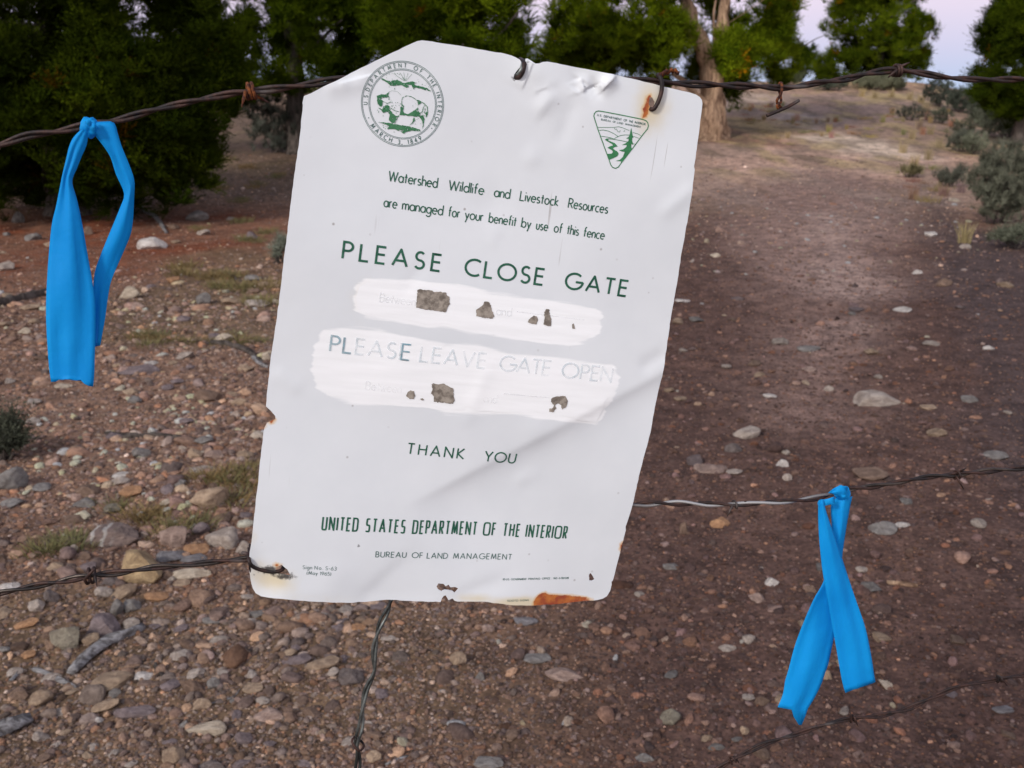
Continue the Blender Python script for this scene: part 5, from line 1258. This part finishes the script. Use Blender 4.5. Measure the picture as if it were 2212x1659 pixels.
rows = [(ZQ(905, 340), ZQ(1035, 325)), (ZQ(885, 400), ZQ(1022, 380)), (ZQ(892, 540), ZQ(990, 560)), (ZQ(880, 700), ZQ(965, 740)), (ZQ(838, 900), ZQ(950, 950)), (ZQ(770, 1030), ZQ(925, 1150)), (ZQ(700, 1190), ZQ(908, 1290)), (ZQ(640, 1350), ZQ(868, 1480)), (ZQ(592, 1530), Z8(1500, 520)), (Z8(1098, 620), Z8(1462, 640)), (Z8(1078, 750), Z8(1395, 780)), (Z8(1025, 884), Z8(1300, 935))]
o = band('tail', rows, lambda f: .004-.002*f, TAPE, rb2, .0035, 11, 4)
me = o.data; nv = len(me.vertices)
for k, dy in enumerate((0, 0, 0, 0, 0, 0, -.006, -.009, -.0125, -.012, -.004)): me.vertices[nv-11+k].co.z += dy
band('wrap', [(ZQ(795, 375), ZQ(800, 395)), (ZQ(805, 345), ZQ(835, 395)), (ZQ(850, 345), ZQ(860, 385)), (ZQ(910, 325), ZQ(915, 378))], lambda f: .012, TAPE, rb2, .001, 5, 6)
band('wrap', [(ZQ(868, 302), ZQ(872, 300)), (ZQ(900, 272), ZQ(935, 318)), (ZQ(950, 250), ZQ(965, 335)), (ZQ(1005, 258), ZQ(985, 330))], lambda f: .012, TAPE, rb2, .002, 7, 7)
knot(rb2, (968, 300), (.0060, .0050, .0058), ZQ, .004, 9)

# ------------------------------------------------------------------ trees and plants
def spray_mesh(name, mat, seed, twigs=26, leaves=11, leaf=(.030, .011), length=.20, up=.5, spread=1.0):
    r = np.random.default_rng(seed); vs = []; fs = []
    for t in range(twigs):
        d = r.normal(size=3)*spread; d[2] = abs(d[2])*.8+up; d /= np.linalg.norm(d); L = length*r.uniform(.5, 1.0)
        curve = r.normal(size=3)*.25
        for k in range(leaves):
            f = (k+1)/leaves; p = d*L*f + curve*L*f*f*.5
            ld = d + r.normal(size=3)*.75; ld /= np.linalg.norm(ld); sd_ = np.cross(ld, r.normal(size=3)); sd_ /= np.linalg.norm(sd_)+1e-9
            l_ = leaf[0]*r.uniform(.7, 1.3); w_ = leaf[1]*r.uniform(.7, 1.3); b = len(vs)
            vs += [p-ld*l_*.3, p+sd_*w_*.5, p+ld*l_*.7, p-sd_*w_*.5]; fs.append((b, b+1, b+2, b+3))
    me = np_mesh(name, np.array(vs), np.array(fs)); me.materials.append(mat); return me
JS = source_collection('juniper_source', [spray_mesh('juniper_spray', JUNIPER, 500+i) for i in range(5)])
JB = source_collection('juniper_far_source', [spray_mesh('juniper_far_spray', JUNIPER, 520+i, 24, 14, (.032, .011), .25) for i in range(4)])
SS = source_collection('sage_source', [spray_mesh('sage_spray', SAGE, 540+i, 22, 9, (.022, .007), .16, 1.3, .55) for i in range(4)])
def crown_pts(ells, r, gap=.42, nfreq=1.4, shell=.55):
    out = []
    for (c, rad, n_) in ells:
        c = np.array(c); rad = np.array(rad)
        d = r.normal(size=(int(n_*2.6), 3)); d /= np.linalg.norm(d, axis=1)[:, None]
        rr_ = r.uniform(shell**3, 1, len(d))**(1/3)
        lump = np.array([1+.46*mnoise.noise(V(q*2.3)+V(c)) for q in d])
        p = c + d*rad*(rr_*lump)[:, None]
        ns = np.array([mnoise.noise(V(q*nfreq)) for q in p])
        p = p[ns > (gap-.5)*1.0][:n_]
        out.append(p)
    return np.concatenate(out)
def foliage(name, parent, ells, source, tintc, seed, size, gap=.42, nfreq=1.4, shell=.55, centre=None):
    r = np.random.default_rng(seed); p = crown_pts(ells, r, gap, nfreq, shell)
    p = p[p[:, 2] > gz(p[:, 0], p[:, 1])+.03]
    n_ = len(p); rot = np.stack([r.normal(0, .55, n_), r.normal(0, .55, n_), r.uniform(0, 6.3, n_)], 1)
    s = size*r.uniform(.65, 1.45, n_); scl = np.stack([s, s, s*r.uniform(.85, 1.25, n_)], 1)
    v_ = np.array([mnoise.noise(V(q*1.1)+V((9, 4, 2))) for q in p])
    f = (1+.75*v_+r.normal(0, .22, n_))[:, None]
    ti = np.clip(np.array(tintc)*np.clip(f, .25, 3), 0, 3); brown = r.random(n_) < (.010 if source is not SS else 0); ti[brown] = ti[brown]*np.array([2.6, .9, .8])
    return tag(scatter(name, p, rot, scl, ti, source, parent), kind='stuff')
def limbs(parent, base, top, crown, r0, mat, seed, nb=9, fork=None, name='trunk', wob=.5):
    r = random.Random(seed); base = V(base); top = V(top)
    pts = []; n_ = 14
    for i in range(n_+1):
        f = i/n_; pts.append(base.lerp(top, f)+V((r.gauss(0, .04), r.gauss(0, .04), 0))*f)
    rad = [r0*(1.25 if i == 0 else 1)*(1-.72*i/n_) for i in range(n_+1)]
    tube(name, catmull(pts, .12), [r0*(1+.45*math.exp(-i/3.0))*(1-.75*i/len(catmull(pts, .12))) for i in range(len(catmull(pts, .12)))], 14, mat, parent, wob)
    items = []
    for b in range(nb):
        f = r.uniform(.22, .9); s = base.lerp(top, f); a = r.uniform(0, 6.28); L = r.uniform(.5, 1.0)*crown
        e = s+V((math.cos(a)*L, math.sin(a)*L, r.uniform(.1, .7)*L)); m1 = s.lerp(e, .5)+V((r.gauss(0, .08), r.gauss(0, .08), r.uniform(-.12, .05)))
        P_ = catmull([s, m1, e], .1); items.append((P_, [r0*.34*(1-.8*i/len(P_)) for i in range(len(P_))]))
    multi_tube('limbs', items, mat, parent, 6, .3)
def gb(x, y, dz=0): return (x, y, float(gz(x, y))+dz)
def X_(ax, Y): r = ray(ax, 215); return r.x/r.y*Y
def tree(label, ax, Y, ells, source, tint, seed, size, r0, top, mat=GBARK, group='junipers around the track', nb=9, gap=.42, lean=0, crown=1.2, nfreq=1.4, shell=.55, base_ax=None):
    t = empty('juniper_tree'); tag(t, label, 'tree', group)
    bx_ = X_(base_ax if base_ax is not None else ax, Y); b = gb(bx_, Y, -.05)
    limbs(t, b, (bx_+lean, Y, b[2]+top), crown, r0, mat, seed, nb)
    es = [((X_(ex, Y+ey), Y+ey, ez), (a_, b_, c_), n_) for (ex, ey, ez, a_, b_, c_, n_) in ells]
    foliage('crown', t, es, source, tint, seed, size, gap, nfreq, shell); return t
# near juniper, upper left: dense down to the ground, its tint darkened to imitate shade
tree('nearest juniper, dense dark green crown filling the upper left corner down to the litter', 120, 10.6,
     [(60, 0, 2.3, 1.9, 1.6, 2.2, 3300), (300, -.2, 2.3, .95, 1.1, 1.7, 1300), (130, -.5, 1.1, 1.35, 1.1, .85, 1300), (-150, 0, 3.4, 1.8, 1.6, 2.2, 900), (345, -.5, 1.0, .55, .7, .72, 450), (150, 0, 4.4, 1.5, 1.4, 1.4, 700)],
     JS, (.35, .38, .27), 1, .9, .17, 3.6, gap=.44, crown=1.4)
tree('mid-distance juniper behind the left wire with small sky holes and grey inner branches', 640, 17,
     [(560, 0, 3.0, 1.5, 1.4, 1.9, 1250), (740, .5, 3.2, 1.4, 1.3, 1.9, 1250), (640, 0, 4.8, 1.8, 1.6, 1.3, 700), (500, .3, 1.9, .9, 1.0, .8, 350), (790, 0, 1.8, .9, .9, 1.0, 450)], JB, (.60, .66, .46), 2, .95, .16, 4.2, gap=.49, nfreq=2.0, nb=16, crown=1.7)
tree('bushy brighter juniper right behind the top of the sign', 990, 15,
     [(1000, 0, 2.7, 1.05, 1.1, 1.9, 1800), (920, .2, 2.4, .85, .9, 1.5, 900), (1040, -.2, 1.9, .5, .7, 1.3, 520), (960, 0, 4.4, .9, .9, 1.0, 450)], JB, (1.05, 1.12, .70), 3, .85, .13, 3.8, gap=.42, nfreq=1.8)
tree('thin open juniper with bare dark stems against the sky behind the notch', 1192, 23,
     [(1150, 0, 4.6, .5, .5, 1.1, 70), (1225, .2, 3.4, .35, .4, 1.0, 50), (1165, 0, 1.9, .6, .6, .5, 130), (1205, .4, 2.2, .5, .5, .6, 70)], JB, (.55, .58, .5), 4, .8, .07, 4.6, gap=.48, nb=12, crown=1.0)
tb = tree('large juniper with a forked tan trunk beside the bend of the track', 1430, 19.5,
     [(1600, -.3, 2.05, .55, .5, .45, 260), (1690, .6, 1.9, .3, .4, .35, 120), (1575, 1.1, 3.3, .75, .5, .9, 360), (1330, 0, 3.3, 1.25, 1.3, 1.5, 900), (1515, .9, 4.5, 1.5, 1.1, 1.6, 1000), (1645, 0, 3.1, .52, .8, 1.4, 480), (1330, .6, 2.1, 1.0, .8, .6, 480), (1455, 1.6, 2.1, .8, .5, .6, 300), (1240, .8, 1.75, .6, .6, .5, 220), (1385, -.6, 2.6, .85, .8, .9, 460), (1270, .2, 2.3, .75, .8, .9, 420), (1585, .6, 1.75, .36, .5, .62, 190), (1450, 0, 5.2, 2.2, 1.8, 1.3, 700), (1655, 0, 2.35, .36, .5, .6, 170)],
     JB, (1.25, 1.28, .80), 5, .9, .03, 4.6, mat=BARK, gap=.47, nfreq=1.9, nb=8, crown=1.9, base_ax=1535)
# its forked trunk
b0 = V(gb(X_(1540, 19.3), 19.3, -.08))
def WT(ax, ay, Y): return D(ax, ay, Y)
tr1 = catmull([b0, WT(1538, 235, 19.3), WT(1537, 180, 19.3), WT(1530, 130, 19.3), WT(1510, 85, 19.3), WT(1490, 40, 19.4), WT(1470, -60, 19.6)], .08)
tube('trunk', tr1, [.16*math.exp(-i/6)+.195*(1-.5*i/len(tr1)) for i in range(len(tr1))], 20, BARK, tb, .6)
tr2 = catmull([WT(1541, 190, 19.35), WT(1550, 130, 19.4), WT(1560, 60, 19.5), WT(1572, -40, 19.7)], .08)
tube('trunk', tr2, [.15*(1-.5*i/len(tr2)) for i in range(len(tr2))], 16, BARK, tb, .6)
tr3 = catmull([WT(1545, 250, 19.2), WT(1515, 215, 19.1), WT(1480, 178, 19.2), WT(1452, 158, 19.3)], .08)
tube('limb', tr3, [.08*(1-.6*i/len(tr3)) for i in range(len(tr3))], 12, BARK, tb, .6)
tree('small dark round juniper far off between two larger ones', 1722, 36, [(1722, 0, 2.35, .62, .6, .75, 420), (1700, .2, 2.1, .4, .4, .5, 160), (1755, .2, 2.2, .5, .4, .55, 200)], JB, (.42, .5, .42), 6, .8, .08, 1.4)
tree('upright juniper on the crest between two patches of pale sky', 1890, 32.5,
     [(1882, 0, 3.4, 1.45, 1.3, 1.6, 1500), (1915, .3, 2.7, 1.25, 1.1, .9, 800), (1840, -.2, 4.6, 1.25, 1.1, 1.0, 620), (1800, 0, 2.2, .72, .7, .7, 330), (1975, .2, 3.0, .42, .6, .8, 220)], JB, (.92, .96, .74), 7, .9, .14, 3.6, gap=.50, nfreq=1.9, nb=14, crown=1.6)
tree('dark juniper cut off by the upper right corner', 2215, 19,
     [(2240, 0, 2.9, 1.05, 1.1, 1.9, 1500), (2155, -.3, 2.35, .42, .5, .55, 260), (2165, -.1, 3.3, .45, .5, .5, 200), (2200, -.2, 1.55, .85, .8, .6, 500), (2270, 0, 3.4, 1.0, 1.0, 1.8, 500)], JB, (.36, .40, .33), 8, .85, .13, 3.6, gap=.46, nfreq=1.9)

tree('wide juniper standing left of the nearest one, past the photo edge', -620, 12.5, [(-620, 0, 2.4, 1.7, 1.6, 2.0, 1300), (-500, .2, 1.2, 1.2, 1.1, .9, 500), (-640, 0, 4.2, 1.3, 1.2, 1.2, 400)], JB, (.6, .66, .46), 9, 1.1, .16, 3.6)
tree('juniper standing right of the corner juniper, past the photo edge', 2780, 18, [(2780, 0, 3.0, 1.6, 1.5, 1.8, 1300), (2720, .2, 1.8, 1.1, 1.0, .8, 400), (2800, 0, 4.6, 1.2, 1.1, 1.0, 300)], JB, (.7, .76, .55), 10, 1.1, .16, 3.8)
def bush(label, ax, ay, wpx, hpx, seed, tint=(1, 1, 1), n_=None, group='sagebrush'):
    p = G(ax, ay); dist = p.y; s = dist/FP; t = empty('sagebrush'); tag(t, label, 'bush', group)
    rw = wpx*s/2; rh = hpx*s/2; c = (p.x, p.y+rw*.5, p.z+rh*.95)
    r = random.Random(seed); items = []
    for k in range(14):
        a = r.uniform(0, 6.28); e = V((c[0]+math.cos(a)*rw*r.uniform(.2, .85), c[1]+math.sin(a)*rw*.7*r.uniform(.2, .9), c[2]+r.uniform(-.2, .7)*rh)); b = V((c[0]+r.gauss(0, .04), c[1]+r.gauss(0, .04), p.z-.03))
        P_ = catmull([b, b.lerp(e, .5)+V((0, 0, -.03)), e], .05); items.append((P_, [.016*max(.5, rw)*(1-.75*i/len(P_)) for i in range(len(P_))]))
    multi_tube('stems', items, GBARK, t, 5, .3)
    src = SS; sz = max(.55, min(1.5, rw*1.6)); n_ = int((n_ or (260+rw*rh*1500))*.75)
    foliage('foliage', t, [(c, (rw, rw*.8, rh), n_)], src, tuple(v*.85 for v in tint), seed, sz, .46, 4.0/max(.3, rw), .35)
    return t
bush('grey-green sagebrush behind the left wire, dark hollow under its crown', 592, 335, 125, 128, 21, (.62, .66, .66), 520)
bush('low grey shrub between the wire and the far junipers on the left', 500, 225, 110, 60, 22, (.6, .62, .6))
bush('dark sagebrush clump cut off by the left photo edge beside the pebbles', 2, 1000, 90, 80, 23, (.40, .42, .36), 90)
bush('big sagebrush at the right edge with a nearly black base', 2180, 488, 140, 165, 24, (.85, .86, .76), 1000)
bush('pale sagebrush above the big one at the right edge', 2190, 300, 130, 75, 25, (1.0, 1.05, .92))
bush('round sagebrush on the crest in front of the blue horizon', 2030, 232, 62, 62, 26, (.55, .62, .6))
bush('low sagebrush just right of the round one on the crest', 2092, 248, 90, 50, 27, (.55, .62, .58))
bush('small grey-green sagebrush beneath the corner juniper', 2135, 278, 80, 48, 28, (.85, .9, .8))
bush('small sagebrush at the foot of the crest juniper', 1905, 196, 120, 24, 29, (.95, .95, .75))
bush('low sagebrush left of the crest juniper foot', 1800, 197, 60, 20, 30, (.6, .66, .6))
bush('sagebrush sprig spilling in low at the right edge', 2198, 540, 100, 40, 31, (.55, .58, .5), 160)
bush('dark low brush on the verge above the straw tuft', 2060, 405, 70, 40, 33, (.55, .55, .52), 160)
bush('olive brush on the crest behind the dangling wire remnant', 1700, 190, 90, 30, 34, (.6, .66, .45), 220)
bush('dusky brush between the crest and the verge grass', 1975, 262, 70, 30, 35, (.5, .5, .48), 160)
bush('dark brush below the corner juniper trunk', 2085, 330, 80, 44, 36, (.6, .62, .58), 220)
bush('grey sagebrush between the corner juniper and the pale sagebrush', 2185, 262, 70, 50, 41, (.8, .84, .74), 260)
bush('grey-green sagebrush on the verge just above the big one', 2110, 335, 62, 42, 42, (.9, .94, .8), 200)
bush('small dark sagebrush behind the verge grass', 2035, 268, 48, 30, 43, (.6, .64, .56), 150)
bush('olive-grey brush filling the verge right of the straw tuft', 2150, 395, 60, 40, 44, (.8, .82, .7), 180)
bush('low dusky brush between the verge grass and the pale sagebrush', 2085, 295, 55, 32, 45, (.72, .75, .64), 150)
bush('small straw-grey brush at the lower end of the verge grass', 1975, 385, 48, 22, 46, (1.1, .95, .62), 90)
bush('little grey plant on the slope beside the sign edge', 603, 570, 40, 50, 32, (.8, .85, .8), 60)

def tuft_mesh(seed, n_=70, h=.22, spread=.12, lean=.35, wd=.0026):
    r = np.random.default_rng(seed); vs = []; fs = []
    for k in range(n_):
        a = r.uniform(0, 6.28); b = np.array([math.cos(a), math.sin(a), 0])*r.uniform(0, spread*.45); d = np.array([math.cos(a), math.sin(a), 0])*lean*r.uniform(.1, 1.2); L = h*r.uniform(.4, 1.0)
        s = np.cross(d+np.array([0, 0, 1]), r.normal(size=3)); s /= np.linalg.norm(s); o_ = len(vs)
        for i in range(3):
            f = i/3; p = b + np.array([0, 0, 1])*L*f*(1-.15*f) + d*L*f*f; w_ = wd*(1-.6*f); vs += [p-s*w_, p+s*w_]
        vs.append(b+np.array([0, 0, 1])*L*.85+d*L); fs += [(o_, o_+1, o_+3, o_+2), (o_+2, o_+3, o_+5, o_+4), (o_+4, o_+5, o_+6, o_+6)]
    me = bpy.data.meshes.new('tuft'); me.from_pydata([tuple(v) for v in vs], [], [f[:3] if len(set(f)) == 3 else f for f in fs]); me.materials.append(GRASSM); return me
TUF = [tuft_mesh(700+i) for i in range(4)]; LOWT = [tuft_mesh(720+i, 90, .10, .30, .9, .003) for i in range(4)]
def tuft(ax, ay, s, col, label, group, low=False, i=0):
    p = G(ax, ay); o = link('grass_tuft', (LOWT if low else TUF)[i % 4]); o.location = (p.x, p.y, float(gz(p.x, p.y))-.01); o.scale = (s, s, s); o.rotation_euler.z = i*1.3
    o.color = (*col, 1); tag(o, label, 'grass', group); return o
STRAW = (.34, .27, .13); GRN = (.13, .125, .045)
tuft(2083, 525, 1.25, STRAW, 'straw-coloured grass tuft left of the big right-hand sagebrush', 'dry grass tufts')
R = random.Random(9)
for i, (a, b) in enumerate([(1862, 208), (1890, 212), (1925, 210), (1965, 215), (1990, 222), (2000, 240)]): tuft(a, b, 1.6, (.36, .28, .15), 'dry golden grass tuft along the crest below the upright juniper', 'crest grass', i=i)
for i, (a, b) in enumerate([(1985, 275), (1970, 300), (2010, 290), (2030, 318), (1950, 330), (2005, 345), (1975, 360)]): tuft(a, b, 1.3, (.31, .245, .14), 'dry grass tuft on the verge left of the pale sagebrush', 'verge grass', i=i+2)
for i, (a, b) in enumerate([(1620, 268), (1650, 285), (1680, 300), (1640, 262), (1705, 312), (1740, 262), (1760, 285)]): tuft(a, b, .9, (.31, .245, .135), 'short straw grass tuft on the slope right of the forked trunk', 'trunk slope grass', True, i)
far_g = [('dry grass tuft on the pale rise left of the dangling wire remnant', 'rise grass', 1600, 1700, 225, 262, 22, (.33, .255, .14)), ('low straw tuft along the far bend of the track', 'bend grass', 1700, 1900, 255, 300, 26, (.32, .24, .14)),
         ('ochre grass tuft between the crest and the corner juniper', 'slope grass', 1900, 2060, 240, 300, 28, (.29, .215, .12)), ('dull tuft on the verge below the pale sagebrush', 'lower verge grass', 1960, 2080, 360, 440, 16, (.22, .165, .11))]
for lb, gp, x0, x1, y0, y1, cnt, cl in far_g:
    for i in range(cnt): tuft(R.uniform(x0, x1), R.uniform(y0, y1), R.uniform(.55, 1.2), tuple(v*R.uniform(.7, 1.15) for v in cl), lb, gp, i % 2 == 0, i)
spots = [(455, 600), (478, 615), (500, 598), (520, 622), (395, 590), (345, 725), (330, 740), (372, 735), (400, 742), (310, 728), (498, 728), (520, 740), (545, 735), (480, 740), (565, 620), (430, 500), (520, 480), (470, 1030), (500, 1045), (530, 1020), (545, 1050), (440, 1040), (510, 1080), (395, 585),
         (560, 655), (300, 1120), (340, 1115), (250, 1100), (420, 1130), (360, 1150), (130, 1170), (160, 1185), (100, 1195), (545, 520), (585, 500), (520, 430), (560, 400), (470, 410), (600, 380), (480, 350), (540, 360)]
PL = [(lambda a, b: b > 1140, 'left of the banded cobble'), (lambda a, b: b > 1090, 'just above the banded cobble'), (lambda a, b: b > 990, 'behind the pale blocky cobble by the sign'), (lambda a, b: b > 700 and a < 420, 'above the pebble field right of the first ribbon'), (lambda a, b: b > 700, 'over the broken branch near the sign'),
      (lambda a, b: b > 570 and a < 430, 'below the biggest white stone'), (lambda a, b: b > 570, 'around the dark twig near the sign'), (lambda a, b: b > 470, 'on the slope above the lichen stone'), (lambda a, b: True, 'between the dead limb and the dark hollow sagebrush')]
more = []
for (a, b) in spots:
    more.append((a, b))
    for _ in range(2): more.append((a+R.uniform(-16, 16), b+R.uniform(-8, 8)))
for i, (a, b) in enumerate(more):
    w_ = next(t for f, t in PL if f(a, b))
    tuft(a, b, R.uniform(.6, 1.05)*(1.0 if b < 700 else .62), (.165+R.uniform(-.03, .04), .135, .06), 'thin olive-green ground plant '+w_, 'ground plants '+w_, True, i)

# fallen wood
def stick(label, k, pts, wpx, seed, cat='stick', name='dead_branch', mat=WOOD, lift=.6, group=None):
    s_k = k(1, 0)[0]-k(0, 0)[0]; P_ = []; 
    for p in pts:
        q = G(*k(*p)); rad = wpx*s_k/FP*q.y/2; P_.append(V((q.x, q.y, float(gz(q.x, q.y))+rad*lift)))
    C_ = catmull(P_, .02 if wpx*s_k < 60 else .03); n_ = len(C_); r = random.Random(seed)
    o = tube(name, C_, [rad*(.65+.5*math.sin(math.pi*min(1, (i+1)/n_*1.05))**.5)*(1+r.uniform(-.07, .07)) for i in range(n_)], 10, mat, None, .7)
    return tag(o, label, cat, group)
stick('split grey dead branch lying slantwise among the cobbles at lower left', Z3, [(565, 900), (640, 820), (740, 730), (860, 650), (960, 610), (1130, 525)], 92, 1)
stick('thin grey stick left of the split dead branch', Z3, [(265, 850), (380, 900), (480, 950), (600, 1000)], 42, 2)
stick('dark weathered log end in the bottom left corner', Z3, [(-150, 1440), (0, 1370), (120, 1320), (250, 1265)], 150, 3, 'log', 'log')
stick('short grey stick at the left edge above the log', Z3, [(80, 950), (130, 900), (175, 850)], 34, 4)
stick('curved dry twig left of the stay wire', Z3, [(1490, 1165), (1620, 1130), (1750, 1100), (1850, 1060), (1890, 1000)], 12, 5, 'twig', 'twig')
stick('burnt black twig among the pebbles', Z3, [(1210, 790), (1240, 850), (1280, 900), (1310, 960)], 34, 6, 'twig', 'twig', GBARK)
stick('dark root log under the first ribbon at the left edge', A1, [(-30, 668), (20, 655), (60, 645), (100, 634)], 17, 7, 'log', 'log', GBARK)
stick('dark dead root lying across the pebbles left of the rusty notch', A1, [(228, 938), (280, 945), (330, 942), (380, 947), (430, 953)], 11, 8, 'root', 'dead_root', GBARK)
stick('grey dead limb in the red litter beyond the first ribbon', A1, [(285, 430), (310, 455), (335, 470), (360, 505)], 9, 9, group=None)
stick('pale dead limb under the nearest juniper', A1, [(300, 340), (320, 352), (335, 365)], 9, 10, mat=WOOD, lift=4)
stick('dark broken branch under the green patch', A1, [(455, 742), (500, 748), (535, 762), (575, 790)], 12, 11, mat=GBARK)
stick('knotted grey twig beside the notch end of the broken branch', A1, [(540, 760), (555, 782), (578, 795)], 8, 12, 'twig', 'twig')
stick('thin pale stick beneath the sign by the stay foot', Z7, [(870, 1335), (940, 1305), (1040, 1270)], 18, 13)
stick('small orange-tan stick on the dark track', ZR, [(1410, 1440), (1500, 1450), (1590, 1460)], 26, 14, mat=BARK)
stick('dark twig by the sandy stone near the sign', A1, [(478, 587), (500, 598), (528, 615)], 8, 15, 'twig', 'twig', GBARK)
